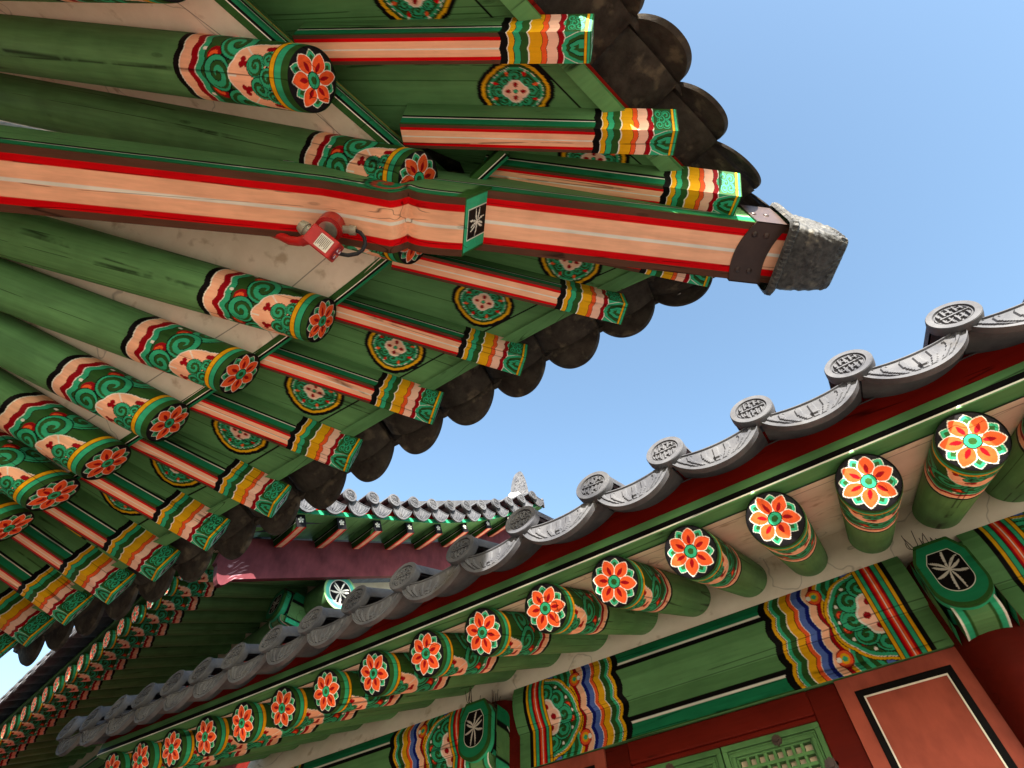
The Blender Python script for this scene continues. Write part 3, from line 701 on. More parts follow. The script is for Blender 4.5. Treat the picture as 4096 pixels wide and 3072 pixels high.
# ------------------------------------------------------------------ flame detector under the corner beam
def ray_on_beam(u, v, z=0): return hip @ Vector((u, v, z))
det = reg(root('flame_detector', ray_on_beam(-.525, .055, -.03) + Vector((0, 0, EYE)), 'small red metal flame detector with conduit screwed under the striped corner beam', 'detector'))
DM = hip @ Matrix.Translation((-.535, .045, -.03)) @ Matrix.Diagonal((1.0, 1.0, 1.0, 1))
def disc(g, r, z0, z1, n=28, M=None, c=(.5,.5,.5)):
    a = np.linspace(0, 2 * pi, n, endpoint=False); poly = [(r * cos(t), r * sin(t)) for t in a]
    g.prism(poly, z0, z1, ((1, 0, 0), (0, 1, 0), (0, 0, 1)), c=c)
g = Geo(); disc(g, .054, -.05, .02); disc(g, .048, -.056, -.05); part('junction_box', g.mesh('junction box', M_REDMET), det, DM)
g = Geo(); disc(g, .038, -.062, -.0555); part('cover_plate', g.mesh('cover plate', M_STEEL), det, DM)
BM = DM @ Matrix.Translation((-.005, .034, -.105)) @ Matrix.Rotation(radians(38), 4, 'Z') @ Matrix.Rotation(radians(-28), 4, 'X') @ Matrix.Rotation(radians(22), 4, 'Y') @ Matrix.Diagonal((1.15, 1.15, 1.15, 1))
g = Geo(); g.box((-.055, -.035, -.035), (.055, .035, .035), bev=.004); body = part('sensor_body', g.mesh('sensor body', M_REDMET), det, BM)
g = Geo(); g.box((-.012, -.024, -.0362), (.040, .024, -.0352), WHITE)
for k in range(8): g.box((-.008 + k * .0055, -.020, -.0368), (-.006 + k * .0055, .019 - (k % 3) * .004, -.0361), L(110, 100, 90))
part('paper_label', g.mesh('paper label', M_FLAT), body, BM)
g = Geo(); g.box((-.03, -.0362, -.028), (.04, -.0352, .028), L(70, 54, 40)); part('name_plate', g.mesh('name plate', M_FLAT), body, BM)
g = Geo(); FM = Matrix.Rotation(pi / 2, 4, 'Y')
a = np.linspace(0, 2 * pi, 24, endpoint=False)
g.prism([(.027 * cos(t), .027 * sin(t)) for t in a], .055, .058, ((0, 1, 0), (0, 0, 1), (1, 0, 0)), c=L(140, 50, 60))
for k in range(6):
    t = k * 1.047; g.prism([(.006 * cos(t), .006 * sin(t)), (.02 * cos(t + .25), .02 * sin(t + .25)), (.02 * cos(t - .25), .02 * sin(t - .25))], .058, .0592, ((0, 1, 0), (0, 0, 1), (1, 0, 0)), c=L(235, 120, 90) if k % 2 else L(230, 225, 230))
part('lens_window', g.mesh('lens window', M_FLAT), body, BM)
g = Geo(); g.tube([(-.055, 0, 0), (-.075, 0, 0)], .02, n=14); g.tube([(-.075, 0, 0), (-.085, 0, 0), (-.10, 0, 0)], [.025, .025, .02], n=14)
part('cable_gland', g.mesh('gland', M_GLAND), body, BM)
g = Geo(); g.tube([(.05, .0, -.02), (.075, .0, -.02), (.08, 0, -.02), (.105, 0, -.02)], [.016, .016, .021, .019], n=14); part('cable_gland', g.mesh('gland', M_GLAND), det, DM)
g = Geo()
p = [(.105, 0, -.02), (.125, .003, -.03), (.142, .018, -.04), (.148, .038, -.055), (.14, .058, -.07), (.12, .073, -.08), (.085, .08, -.09), (.05, .075, -.095)]
g.tube(p, .008, n=10); part('cable', g.mesh('cable', M_CABLE), det, DM)
g = Geo(); p = [(-.05, .03, -.03), (-.09, .055, -.035), (-.13, .07, -.03), (-.17, .078, -.01), (-.22, .080, .03), (-.30, .080, .07), (-.7, .084, .10), (-1.5, .09, .14)]
g.tube(p, [.022, .022, .019, .019, .018, .016, .016, .016], n=12)
for k in range(9): q = k / 9; g.tube([(-.06 - .06 * q, .04 + .03 * q, -.032), (-.064 - .06 * q, .042 + .03 * q, -.032)], .0205, n=12)
part('conduit', g.mesh('conduit', M_REDMET), det, DM)
#--B--
# ================================================================== SIDE HALL B (single eave, right and bottom)
side = reg(root('side_hall', (1.0, -3.2, 0), 'low side hall with red panel wall, round rafters and grey eave tiles', 'palace building'))
RB = .092
def bY(x): t = np.maximum(0, (x + .516) / .3 - .163) / 10; return -1.657 - .033 * t * t
def bZ(x): t = np.maximum(0, (x + .516) / .3 - .163) / 10; return 1.281 + .058 * t * t
SB = .466
m_raft_b = [rafter_mesh('side hall rafter', RB, 1.45, M_RAFT, 170, 140, cut=.08, ps=1 - .03 * v, var=v) for v in range(3)]
XL, XR = 4.15, -2.3
for n in range(-5, 16):
    x = -.516 + .3 * n
    d = Vector((0, cos(SB), -sin(SB)))
    part('round_rafter', m_raft_b[(n * n + n // 2) % 3], side, framed((x, bY(x), bZ(x)), d) @ Matrix.Rotation(random.uniform(-.2, .2), 4, 'X'))
xs = np.linspace(XR, XL, 140); RP = np.stack([xs, bY(xs), bZ(xs)], 1); NR = np.tile([0., 1.], (len(xs), 1))
# eave board: underside tinted as shaded, white line, black band, green top brightened as lit
g = Geo(); z0 = RB * .90
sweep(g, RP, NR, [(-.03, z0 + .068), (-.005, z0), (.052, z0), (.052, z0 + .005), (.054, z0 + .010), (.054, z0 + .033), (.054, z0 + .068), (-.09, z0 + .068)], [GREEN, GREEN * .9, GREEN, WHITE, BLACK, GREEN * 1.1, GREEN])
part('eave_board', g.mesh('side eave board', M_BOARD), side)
g = Geo(); sweep(g, RP, NR, [(-.04, z0 + .06), (.046, z0 + .069), (.046, z0 + .25), (-.04, z0 + .25)], [FASCIA] * 3); part('tile_batten', g.mesh('side tile batten', M_BOARD), side)
m_cov_b = cover_tile_mesh('cover tile', .072, .75, M_TILE, .48); m_tr_b = trough_tile_mesh('trough tile', .292, .75, M_TILE, .46, .052, .062, .020, lean=.12)
cx = [-2.22, -1.92, -1.62, -1.30, -.985, -.667, -.349, -.019, .309, .61, .943, 1.247, 1.564, 1.858, 2.141, 2.418, 2.702, 2.975, 3.226, 3.50, 3.78, 4.06, 4.33]
def tile_pos(x, dy, dz): return Matrix.Translation((x, bY(x) + dy, bZ(x) + dz - .0215 * min(max(x, 0), 2.7)))
for i, x in enumerate(cx):
    part('cover_tile', m_cov_b, side, tile_pos(x, .212, .272) @ Matrix.Rotation(random.uniform(-.06, .06), 4, 'Y') @ Matrix.Rotation(random.uniform(-.04, .04), 4, 'Z'))
    if i + 1 < len(cx):
        xm = (x + cx[i + 1]) / 2; part('trough_tile', m_tr_b, side, tile_pos(xm, .200, .226) @ Matrix.Rotation(random.uniform(-.03, .03), 4, 'Y') @ Matrix.Diagonal(((cx[i + 1] - x) / .30, 1, 1, 1)))
# roof body
g = Geo(); P = []
for (n_, z_) in ((.06, .255), (-.55, .56), (-2.2, 1.45), (-4.0, 1.3)):
    q = RP.copy(); q[:, 1] += n_; q[:, 2] += z_; P.append(q)
g.grid(np.stack(P, 1), smooth=True, flip=True); part('roof', g.mesh('side roof', M_TILE), side)
# plaster: soffit between the rafters and the strip above the lintel
YW = -2.731; ZB = 1.44; g = Geo()
q0 = RP.copy(); q0[:, 1] += .0; q0[:, 2] += RB * .80
dd = np.array([0, -cos(SB), sin(SB)]); Ls = np.r_[np.linspace(0, .2, 60), np.linspace(.22, 1.17, 12)]
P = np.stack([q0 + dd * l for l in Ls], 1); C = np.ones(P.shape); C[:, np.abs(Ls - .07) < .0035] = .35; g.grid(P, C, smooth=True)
crease = P[:, -1].copy(); cr2 = crease.copy(); cr2[:, 1] = YW + .03; cr2[:, 2] = 1.80
low = cr2.copy(); low[:, 1] = YW + .055; low[:, 2] = 1.652; lo2 = low.copy(); lo2[:, 1] -= .12
mid = (crease * .45 + cr2 * .55); g.grid(np.stack([crease, mid, cr2, low, lo2], 1), (1, 1, 1), smooth=True)
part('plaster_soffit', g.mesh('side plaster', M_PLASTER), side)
# wall frame ---------------------------------------------------------------
CX = [-2.71, -.385, 1.94, 4.265]
for x in CX:
    g = Geo(); g.tube([(x, YW - .045, -1.6), (x, YW - .045, 1.60)], .135, MAROON * .8, n=28); part('column', g.mesh('column', M_BOARD), side)
prof = [(-.03, 0.), (.0, .0), (.0, .164), (.006, .172), (.028, .20), (.055, .25), (.066, .30), (.064, .35), (.050, .392), (-.03, .392)]
for a, b in zip(CX[:-1], CX[1:]):
    x0, x1 = a + .122, b - .122; n = 620; X = np.linspace(x0, x1, n); dist = np.minimum(X - x0, x1 - X)
    s = np.r_[0, np.cumsum([math.dist(prof[i], prof[i + 1]) for i in range(1, len(prof) - 2)])]; tot = s[-1]; ts = np.linspace(0, tot, 110)
    pn = np.interp(ts, s, [p[0] for p in prof[1:-1]]); pz = np.interp(ts, s, [p[1] for p in prof[1:-1]])
    XX, TT = np.meshgrid(X, ts / tot, indexing='ij'); D_ = np.repeat(dist[:, None], len(ts), 1)
    C = lintel_paint(D_, TT); C[np.abs(TT - .41) < .006] *= .35
    if a > 1: C = C * 1.0
    g = Geo(); g.grid(np.stack([XX, YW + pn[None, :] + 0 * XX, 1.259 + pz[None, :] + 0 * XX], -1), C, smooth=False)
    g.box((x0, YW - .12, 1.262), (x1, YW - .002, 1.65), GREEN)
    part('lintel', g.mesh('painted lintel', M_BOARD), side)
# bracket heads with white orchid shields
def bracket_mesh():
    g = Geo(); y1, y0 = .235, -.1; W2 = .098
    def outline(n=40):
        # right half width as a function of height: shield, pointed shoulders on top, round below
        top = [(-.062, .262), (.062, .262), (.098, .20)]
        a = np.linspace(0, -pi, n); return top + [(.098 * cos(t), .085 + .085 * sin(t)) for t in a] + [(-.098, .20)]
    o_ = outline(); c_ = np.array([0, .14])
    # face painted on a polar grid from the centre
    rr = np.linspace(0, 1, 60); ang = np.linspace(0, 2 * pi, 120)
    oa = np.array(o_) - c_; th = np.arctan2(oa[:, 1], oa[:, 0]); rad = np.hypot(oa[:, 0], oa[:, 1])
    # dense outline for radius lookup
    den = []; 
    for i in range(len(o_)):
        p, q = np.array(o_[i]) - c_, np.array(o_[(i + 1) % len(o_)]) - c_
        for t in np.linspace(0, 1, 12, endpoint=False): den.append(p + (q - p) * t)
    den = np.array(den); dt = np.arctan2(den[:, 1], den[:, 0]); dr = np.hypot(den[:, 0], den[:, 1]); k = np.argsort(dt)
    RAD = np.interp(ang, np.r_[dt[k] , dt[k][0] + 2 * pi], np.r_[dr[k], dr[k][0]], period=2 * pi)
    R_, A = np.meshgrid(rr, ang, indexing='ij'); x = R_ * RAD[None, :] * np.cos(A); z = R_ * RAD[None, :] * np.sin(A)
    C = np.tile(OLIVE, x.shape + (1,)); C[R_ < .90] = DTEAL; C[R_ < .62] = WHITE; C[R_ < .595] = BLACK
    tmp = C.copy(); orchid(x / .072, z / .085, tmp, L(196, 190, 178)); C = np.where((R_ < .57)[..., None], tmp, C)
    face = np.stack([x, y1 + 0 * x, z + c_[1]], -1); g.grid(face, C, smooth=False)
    ring = np.stack([RAD * np.cos(ang), RAD * np.sin(ang) + c_[1]], 1)
    ys = np.linspace(y1, y0, 46); P = np.zeros((len(ring), len(ys), 3)); Cc = np.zeros(P.shape)
    for j, y in enumerate(ys):
        d = y1 - y; P[:, j, 0] = ring[:, 0]; P[:, j, 1] = y; P[:, j, 2] = ring[:, 1]
        zc = ring[:, 1]
        hh = zc - (.05 + .03 * math.sin(d * 40))
        Cc[:, j] = GREEN
        m_ = zc < .12
        if d < .018: Cc[:, j] = OLIVE
        elif d < .045: Cc[:, j] = TEAL
        elif d < .050: Cc[:, j] = WHITE
        elif d < .062: Cc[:, j] = BLACK
        else:
            Cc[m_, j] = TEAL; Cc[(zc < .02), j] = GREEN; Cc[(np.abs(ring[:, 0]) > .085) & m_, j] = BLACK
        Cc[zc > .235, j] = BROWN * .8
    g.grid(P, Cc, smooth=True)
    # scrolled shoulder behind the head, both cheeks
    for sg in (-1, 1):
        u = np.linspace(0, 1, 60); v = np.linspace(0, 1, 40); U, V = np.meshgrid(u, v, indexing='ij')
        ytop = .245 + .03 * np.exp(-((U - .88) / .09) ** 2) - .06 * np.exp(-((U - .62) / .12) ** 2)
        y = .17 - U * .24; z = -.03 + (ytop + .03) * V
        C = np.tile(GREEN, U.shape + (1,)); dz = (ytop - z)
        C[dz < .095] = BLACK; C[dz < .070] = WHITE; C[dz < .064] = DTEAL
        C[z < .02] = BLACK; C[z < .008] = TEAL
        spiral(C, (U - .88) * .2 / .03, (z - .235) / .03, 0, 0, 1, 1, 0, l=DTEAL, d=DRED)
        g.grid(np.stack([sg * (W2 + .002) + 0 * U, y, z], -1), C, smooth=False, flip=(sg > 0))
    
    # lower supporting arm, rounded nose
    pr = [(-.07, .03), (.200, .03), (.200, .004), (.192, -.014), (.172, -.026), (.13, -.032), (-.07, -.034)]
    n = len(pr); cs = [GREEN, GREEN, TEAL, OLIVE, GREEN, TEAL]
    for k, (p, q) in enumerate(zip(pr[1:-1], pr[2:])):
        X4 = np.linspace(-.075, .075, 30); cc = np.tile(GREEN, (30, 2, 1)); t = np.abs(X4) / .075
        cc[t > .45] = OLIVE; cc[t > .62] = TEAL; cc[t > .93] = WHITE
        g.grid(np.stack([np.stack([X4, 0 * X4 + p[0], 0 * X4 + p[1]], 1), np.stack([X4, 0 * X4 + q[0], 0 * X4 + q[1]], 1)], 1), cc, smooth=False)
    for sg in (-1, 1): g.add([(sg * .075, a, b) for a, b in pr], [tuple(range(n))], GREEN)
    return g.mesh('bracket head', M_BOARD)
mb = bracket_mesh()
for x in CX: part('bracket', mb, side, Matrix.Translation((x + .008, YW, 1.262)) @ Matrix.Diagonal((1.02, 1.0, 1.1, 1)))
# wall infill: per bay a red panel on each side and a latticed door pair in the middle
for a, b in zip(CX[:-1], CX[1:]):
    c = (a + b) / 2
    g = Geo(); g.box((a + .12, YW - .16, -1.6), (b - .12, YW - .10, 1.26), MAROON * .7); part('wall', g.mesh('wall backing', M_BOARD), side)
    for sg in (-1, 1):
        x0, x1 = sorted((c + sg * 1.040, c + sg * .555))
        g = Geo(); zt, zb, y = 1.256, -1.2, YW - .012
        g.box((x0, y - .06, zb), (x1, y, zt), PANEL)
        yy = y + .003; i = .055
        def strip(xa, xb, za, zb_, col, o_): g.box((xa, y - .01, za), (xb, y + o_, zb_), col)
        for (i, wd, col, o_) in ((.058, .026, BLACK, .002), (.084, .006, WHITE, .003)):
            strip(x0 + i, x1 - i, zt - i - wd, zt - i, col, o_); strip(x0 + i, x0 + i + wd, zb, zt - i - wd, col, o_); strip(x1 - i - wd, x1 - i, zb, zt - i - wd, col, o_)
        part('red_panel', g.mesh('red panel', M_FLAT), side)
        g = Geo(); xi = c + sg * .555; xo = c + sg * .43; p0, p1 = sorted((xi, xo)); g.box((p0, YW - .07, -1.6), (p1, YW - .022, 1.257), MAROON * .8, bev=.004); part('door_post', g.mesh('door post', M_BOARD), side)
    g = Geo(); g.box((c - .43, YW - .07, 1.162), (c + .43, YW - .018, 1.257), MAROON, bev=.004); g.box((c - .43, YW - .065, 1.140), (c + .43, YW - .030, 1.162), MAROON, bev=.004)
    part('door_head', g.mesh('door head', M_BOARD), side)
    for sg in (-1, 1):
        x0, x1 = sorted((c + sg * .428, c + sg * .003)); zt, zb = 1.137, -1.0; y = YW - .045
        g = Geo(); G2 = GREEN * .82
        for k, (i0, i1, o_) in enumerate(((0, .022, .018), (.024, .034, .012), (.034, .050, .016), (.050, .058, .006))):
            g.box((x0 + i0, y - .03, zt - i1), (x1 - i0, y + o_, zt - i0), G2, bev=.002); g.box((x0 + i0, y - .03, zb), (x0 + i1, y + o_, zt - i1), G2, bev=.002); g.box((x1 - i1, y - .03, zb), (x1 - i0, y + o_, zt - i1), G2, bev=.002)
        leaf = part('door_leaf', g.mesh('door leaf', M_FLAT), side)
        g = Geo(); xa, xb, za = x0 + .058, x1 - .058, zt - .058
        nx = 8; st = (xb - xa) / nx
        for i in range(1, nx): g.box((xa + i * st - .006, y - .022, za - .9), (xa + i * st + .006, y + .004, za), G2)
        for j in range(1, 22): g.box((xa, y - .022, za - j * st - .006), (xb, y + .0065, za - j * st + .006), G2)
        part('lattice', g.mesh('lattice', M_FLAT), leaf)
        g = Geo(); g.box((xa, y - .030, za - .9), (xb, y - .0235, za)); part('window_paper', g.mesh('window paper', M_PAPER), leaf)
        # black iron rosette nail
        for (px, pz, s_) in (((x0 + x1) / 2 + sg * .03, zt - .030, .022), (x1 - .012 if sg > 0 else x0 + .012, zt - .16, .028)):
            g = Geo()
            for k in range(8):
                t = k * pi / 4; disc_ = [(px + s_ * .62 * cos(t) + s_ * .36 * cos(q), pz + s_ * .62 * sin(t) + s_ * .36 * sin(q)) for q in np.linspace(0, 2 * pi, 10, endpoint=False)]
                g.prism(disc_, y + .005, y + .022 + .001 * (k % 3), ((1, 0, 0), (0, 0, 1), (0, 1, 0)), c=BLK)
            g.prism([(px + s_ * .4 * cos(q), pz + s_ * .4 * sin(q)) for q in np.linspace(0, 2 * pi, 12, endpoint=False)], y, y + .030, ((1, 0, 0), (0, 0, 1), (0, 1, 0)), c=BLK)
            part('iron_rosette', g.mesh('rosette', M_IRON), leaf)
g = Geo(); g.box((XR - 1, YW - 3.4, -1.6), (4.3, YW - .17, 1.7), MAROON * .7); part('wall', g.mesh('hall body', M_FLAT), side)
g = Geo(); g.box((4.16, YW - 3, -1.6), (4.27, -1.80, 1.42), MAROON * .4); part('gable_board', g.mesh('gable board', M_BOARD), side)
# bird spikes on the bracket heads
def spike_mesh(seed):
    rnd = random.Random(seed); g = Geo(); g.tube([(0, 0, 0), (.004, 0, .05)], .0032, n=6)
    for k in range(7):
        t = rnd.uniform(0, 2 * pi); r = rnd.uniform(.02, .045); h = rnd.uniform(.07, .13)
        g.tube([(.002, 0, .035), (r * cos(t) * .9, r * sin(t) * .9, .045), (r * cos(t), r * sin(t), .055), (r * 1.15 * cos(t) + rnd.uniform(-.01, .01), r * 1.15 * sin(t), h)], .0016, n=5)
    return g.mesh('wire prongs', M_WIRE)
labels = {(1, 0): 'brown wire bird spikes on the left edge of the bracket head beside the red panel', (1, 1): 'larger brown wire bird spikes on top centre of the bracket head beside the red panel',
          (2, 0): 'brown wire bird spikes on the front edge of the lower middle bracket head', (2, 1): 'brown wire bird spikes nearest the plaster behind the lower middle bracket head'}
for ci in (1, 2):
    for k, (dx, dy) in enumerate(((.055, .19), (-.03, .10))):
        p = Vector((CX[ci] + dx, YW + dy, 1.262 + (.248 if k == 0 else .262) * 1.1 - .008)); M = Matrix.Translation(p + Vector((0, 0, EYE)))
        o = bpy.data.objects.new('bird_spike', spike_mesh(ci * 7 + k)); COL.objects.link(o); o.matrix_world = M
        o['label'] = labels[ci, k]; o['category'] = 'bird spike'; o['group'] = 'bird spike wires on the bracket heads'

# ================================================================== GATE C (tall gabled building behind)
YC = -.166; gate = reg(root('gabled_gate', (7.5, -4.0, 0), 'taller gabled building behind with purple bargeboard, dark rafters and pale tiled gable', 'palace building'))
FC = Matrix.Translation((5.458, -2.071, 3.623)) @ Matrix.Rotation(YC, 4, 'Z')
SC_ = .443; m_raft_c = rafter_mesh('gate rafter', .1, 1.75, M_RAFT, 72, 72)
for i in range(0, 27):
    part('round_rafter', m_raft_c, gate, FC @ framed((i * .356, 0, 0), (0, cos(SC_), -sin(SC_))))
def gpart(name, g, mat, label=None, M=Matrix.Identity(4)): return part(name, g.mesh(name + ' gate', mat), gate, FC @ M, label)
X0, X1 = -.62, 10.
xs = np.array([-.40, X1]); rp = np.stack([xs, 0 * xs, 0 * xs], 1); nrm_ = np.tile([0., 1.], (2, 1))
g = Geo(); sweep(g, rp, nrm_, [(-.1, .17), (-.1, .09), (.05, .09), (.05, .17), (-.1, .17)], [OLIVE] * 4); gpart('eave_board', g, M_BOARD)
g = Geo(); sweep(g, rp, nrm_, [(-.03, .06), (-1.42, .70), (-1.46, .63), (-1.46, .42)], [WHITE] * 3); gpart('plaster_soffit', g, M_PLASTER)
g = Geo(); sweep(g, rp, nrm_, [(.25, .24), (-.2, .42), (-4.2, 3.0)], [GREEN] * 2); gpart('roof', g, M_TILE)
g = Geo(); g.prism([(-1.5, .0), (-4.6, .0), (-4.6, 2.35), (-1.5, .62)], -.02, 0, ((0, 1, 0), (0, 0, 1), (1, 0, 0)), c=(1, 1, 1)); gpart('gable_wall', g, M_PLASTER)
for xx in (-.28,):
    g = Geo(); g.tube([(xx, -.1, .03), (xx, -4.4, 2.12)], .085, GREEN, n=16); gpart('gable_pole', g, M_BOARD)
g = Geo(); g.box((-.3, -1.8, .0), (X1, -1.52, .40), GREEN); g.box((-.2, -4.0, -5.2), (X1, -1.60, .0), MAROON); gpart('wall', g, M_FLAT)
# painted lintel under the plaster
g = Geo(); T, U = np.meshgrid(np.linspace(0, 1, 24), np.array([-.2, X1]), indexing='ij'); C = np.tile(GREEN, T.shape + (1,)); C[T > .72] = BLACK; C[T > .80] = WHITE; C[T > .84] = DTEAL; C[T < .2] = BLACK; C[T < .12] = DTEAL
g.grid(np.stack([U, 0 * U - 1.455, .02 + .40 * T], -1), C, smooth=False, flip=True); gpart('lintel', g, M_BOARD)
for i in range(28):
    x = -.45 + i * .31
    part('cover_tile', m_cov_b, gate, FC @ Matrix.Translation((x + .155, .26, .30)) @ Matrix.Diagonal((1.15, 1, 1.15, 1))); part('trough_tile', m_tr_b, gate, FC @ Matrix.Translation((x, .25, .235)) @ Matrix.Diagonal((1.03, 1, 1.1, 1)))
# bargeboard with scrolled lower end, in the plane x = -.6
XB = -.52; bl = lambda y: -.10 - (y + .49) * .563 + np.where(y < -2, .1 * (y + 2) ** 2, 0.)
g = Geo(); ys = np.linspace(-.12, -4.4, 150); low = bl(ys); hgt = .50
low = low + np.where(ys > -.34, .20 * np.clip((ys + .34) / .2, 0, 1) ** 2 - .10 * np.sin(pi * np.clip((ys + .34) / .2, 0, 1)), 0) 
low = np.where(ys > -.34, low, low)
Y2, V = np.meshgrid(ys, np.linspace(0, 1, 50), indexing='ij'); Z2 = low[:, None] + V * hgt
C = np.tile(PURPLE, Y2.shape + (1,)); q = np.hypot(Y2 + .36, Z2 - (low[0] + .02)) ; th = np.arctan2(Z2 - low[0] - .02, Y2 + .36)
C[(q < .11) & (((q / .045 - th / (2 * pi)) % 1) < .16)] = L(190, 150, 158)
g.grid(np.stack([XB + 0 * Y2, Y2, Z2], -1), C, smooth=False); g.grid(np.stack([XB + .07 + 0 * Y2, Y2, Z2], -1), PURPLE, smooth=False, flip=True)
g.grid(np.stack([np.stack([XB + 0 * ys, ys, low], 1), np.stack([XB + .07 + 0 * ys, ys, low], 1)], 1), PURPLE * .8, smooth=False, flip=True)
e = np.stack([np.array([[XB, ys[0], low[0]], [XB, ys[0], low[0] + hgt]]), np.array([[XB + .07, ys[0], low[0]], [XB + .07, ys[0], low[0] + hgt]])], 1); g.grid(e, PURPLE, smooth=False)
gpart('bargeboard', g, M_FLAT)
ztop = lambda y: float(np.interp(-y, -ys, low + hgt))
# short rafters over the bargeboard
m_mok = box_rafter_mesh('gable rafter', .09, .15, .56, .06, M_FLAT)
def mok():
    g = Geo(); Ln, wd, h = .50, .11, .185
    T, S = np.meshgrid(np.linspace(0, 1, 30), np.linspace(0, Ln, 4), indexing='ij'); bow = .03 * (1 - S / Ln) ** 2
    g.grid(np.stack([-S, (T - .5) * wd, bow], -1), np.where((np.abs(T - .5) < .27)[..., None], PEACH, RED) * np.where((np.abs(T - .5) < .03)[..., None], 1.1, 1), smooth=False, flip=True)
    for sg in (-1, 1):
        C = np.tile(GREEN, T.shape + (1,)); C[T < .5] = BLACK; C[T < .40] = WHITE; C[T < .36] = OLIVE; C[S < .03] = BLACK
        g.grid(np.stack([-S, sg * wd / 2 + 0 * S, bow + (h - bow) * T], -1), C, smooth=False, flip=(sg > 0))
    T, V = np.meshgrid(np.linspace(0, 1, 24), np.linspace(0, 1, 24), indexing='ij'); C = np.tile(BLK, T.shape + (1,)); plum((T - .5) * 1.7, (V - .5) * 2.4, C)
    g.grid(np.stack([0 * T, (T - .5) * wd, .03 + (h - .03) * V], -1), C, smooth=False)
    return g.mesh('gable rafter', M_FLAT)
m_mok = mok()
ang = math.atan(.565)
for i in range(10):
    y = -.16 - .447 * i
    M = framed((XB - .46, y - .03, ztop(y) - .12), (-1, 0, -.07), (0, .50, .866))
    part('gable_rafter', m_mok, gate, FC @ M)
yy = np.linspace(.6, -4.5, 68); zz = np.array([ztop(min(v, -.12)) for v in yy]) + (yy > -.12) * (-.565 * (yy + .12))  # edge line extended past the eave end to shade the bargeboard
g = Geo()
def ribbon(g, x0, z0, x1, z1, c, flip=False):
    g.grid(np.stack([np.stack([x0 + 0 * yy, yy, zz + z0], 1), np.stack([x1 + 0 * yy, yy, zz + z1], 1)], 1), c, smooth=False, flip=flip)
ribbon(g, XB + .05, .055, XB - .50, .055, GREEN); ribbon(g, XB - .50, .055, XB - .50, .115, TEAL * .6); ribbon(g, XB - .50, .115, XB - .2, .116, GREEN)
gpart('eave_board', g, M_BOARD)
g = Geo(); ribbon(g, XB - .47, .115, XB - .47, .23, FASCIA); ribbon(g, XB - .47, .23, XB + .2, .25, FASCIA); gpart('tile_batten', g, M_FLAT)
RZ = Matrix.Rotation(radians(90), 4, 'Z')
m_cov_c = cover_tile_mesh('gable cover tile', .085, .6, M_TILE, .10); m_tr_c = trough_tile_mesh('gable trough tile', .29, .6, M_TILE, .10, .05, .13, .02, lean=-.1)
y = .49; k = 0  # first tiles lie beyond the roof edge, added to shade the bargeboard's lower end
while y > -4.25:
    z = float(np.interp(-y, -yy, zz)); sl = math.atan((float(np.interp(-(y - .1), -yy, zz)) - z) / .1)
    part('cover_tile', m_cov_c, gate, FC @ Matrix.Translation((XB - .60, y, z + .30)) @ RZ); 
    ym = y - .145; zm = float(np.interp(-ym, -yy, zz))
    part('trough_tile', m_tr_c, gate, FC @ Matrix.Translation((XB - .58, ym, zm + .235)) @ RZ @ Matrix.Rotation(-sl * .0, 4, 'Y'))
    y -= .29
# descending ridge: stacked flat tiles with a round cap
g = Geo()
for j in range(4):
    d = .20 + j * .05; w_ = .16 - .008 * j
    for a_ in range(32):
        y0, y1 = .32 - a_ * .142, .32 - (a_ + 1) * .142 + .004; z0, z1 = [float(np.interp(-v, -yy, zz)) + d + (.004 if (a_ + j) % 2 else 0) for v in (y0, y1)]
        x = XB - .22
        g.add([(x - w_, y0, z0), (x + w_, y0, z0), (x + w_, y1, z1), (x - w_, y1, z1), (x - w_, y0, z0 + .038), (x + w_, y0, z0 + .038), (x + w_, y1, z1 + .038), (x - w_, y1, z1 + .038)], [(0, 1, 2, 3), (4, 7, 6, 5), (0, 4, 5, 1), (3, 2, 6, 7), (0, 3, 7, 4), (1, 5, 6, 2)])
x = XB - .22
g.add([(x - .10, .0, float(zz[0]) + .05), (x + .10, .0, float(zz[0]) + .1), (x + .10, -4.2, float(np.interp(4.2, -yy, zz)) + .1), (x - .10, -4.2, float(np.interp(4.2, -yy, zz)) + .1), (x - .10, .0, float(zz[0]) + .38), (x + .10, .0, float(zz[0]) + .38), (x + .10, -4.2, float(np.interp(4.2, -yy, zz)) + .38), (x - .10, -4.2, float(np.interp(4.2, -yy, zz)) + .38)], [(0, 4, 5, 1), (3, 2, 6, 7), (0, 3, 7, 4), (1, 5, 6, 2)])
for a_ in range(19):
    pts = [(x, v, float(np.interp(-v, -yy, zz)) + .40) for v in np.linspace(.32 - a_ * .235, .32 - (a_ + 1) * .235 + .008, 4)]
    g.tube(pts, [.088, .088, .086, .080], n=16)
gpart('roof_ridge', g, M_TILE)
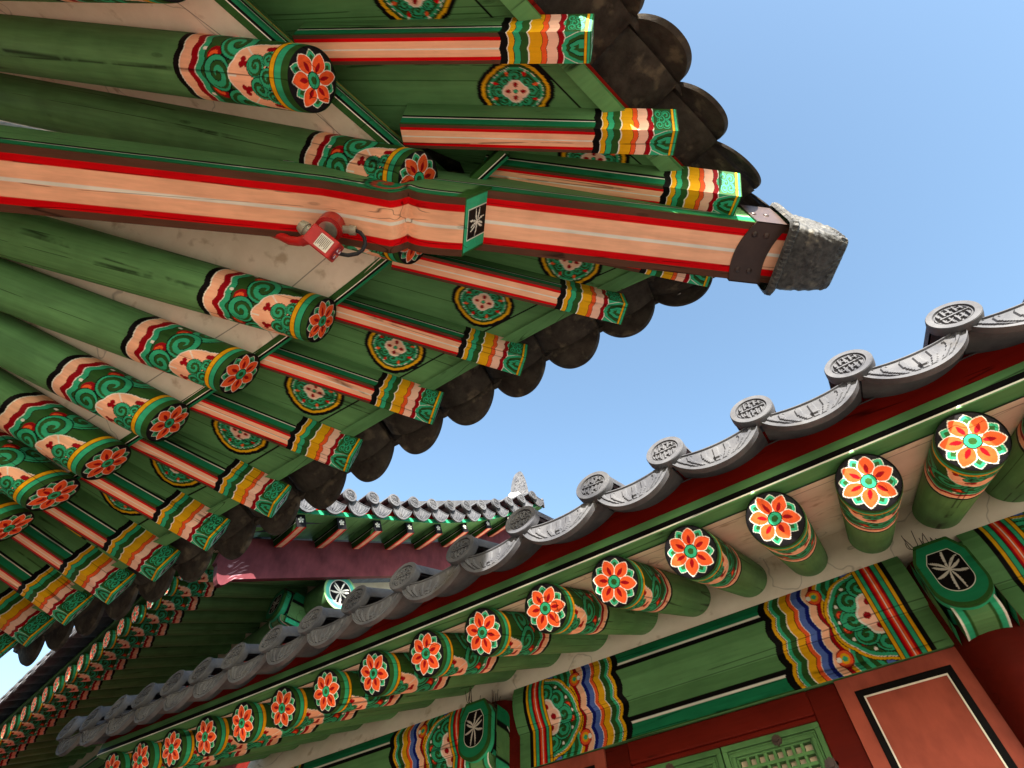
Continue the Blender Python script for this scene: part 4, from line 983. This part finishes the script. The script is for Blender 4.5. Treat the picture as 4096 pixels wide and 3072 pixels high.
# ridge end plate on white mortar
yr = -4.22; zr = float(np.interp(-yr, -yy, zz)) + .40
g = Geo(); nA = 40; a = np.linspace(0, pi, nA); pl = [(.22 * cos(t) * (1 - .25 * sin(t)), .66 * sin(t) ** .8) for t in a]
g.prism(pl, 0, .06, ((0, 1, 0), (0, 0, 1), (-1, 0, 0)), origin=(x, yr, zr + .04))
Rr, Aa = np.meshgrid(np.linspace(0, .86, 24), np.linspace(0, pi, 40), indexing='ij'); bx = Rr * .22 * np.cos(Aa) * (1 - .25 * np.sin(Aa)); bz = Rr * .66 * np.sin(Aa) ** .8
bump_ = .012 * np.sin(bx * 120 + 3 * np.sin(bz * 60)) * np.sin(bz * 90 + bx * 40); g.grid(np.stack([x - .066 - bump_, yr + bx, zr + .05 + bz], -1), smooth=False)
gpart('ridge_end_tile', g, M_TILE, M=Matrix.Identity(4))
g = Geo(); g.tube([(x, yr + .22, zr - .02), (x, yr + .1, zr + .02), (x, yr - .12, zr)], [.05, .11, .10], n=14); gpart('ridge_mortar', g, M_LIME)
part('cover_tile', m_cov_c, gate, FC @ Matrix.Translation((XB - .52, -4.50, float(zz[-1]) + .16)) @ Matrix.Rotation(radians(120), 4, 'Z'))
# round purlin end with an orchid shield, and scrolled bracket further along
g = Geo(); PYC, PZC, PR = -1.54, .33, .215
g.tube([(-.42, PYC, PZC), (1.5, PYC, PZC)], PR, GREEN, n=28, cap=False)
Rr, Aa = np.meshgrid(np.linspace(0, 1, 44), np.linspace(0, 2 * pi, 80), indexing='ij'); a_, b_ = Rr * np.cos(Aa), Rr * np.sin(Aa)
C = np.tile(L(150, 196, 130), Rr.shape + (1,)); C[Rr < .90] = L(90, 190, 170); C[Rr < .68] = WHITE; C[Rr < .64] = BLACK; tmp = C.copy(); orchid(a_ / .72, b_ / .72, tmp); C = np.where((Rr < .62)[..., None], tmp, C)
g.grid(np.stack([-.425 + 0 * a_, PYC + a_ * PR, PZC + b_ * PR], -1), C, smooth=False, flip=True)
gpart('purlin_end', g, M_FLAT)
part('bracket', mb, gate, FC @ Matrix.Translation((.12, -1.50, .02)) @ Matrix.Diagonal((1.5, 1.8, 1.35, 1)))
for x in (.12, 3.6, 7.1):
    g = Geo(); g.tube([(x, -1.62, -5.2), (x, -1.62, .02)], .19, MAROON, n=20); gpart('column', g, M_FLAT)
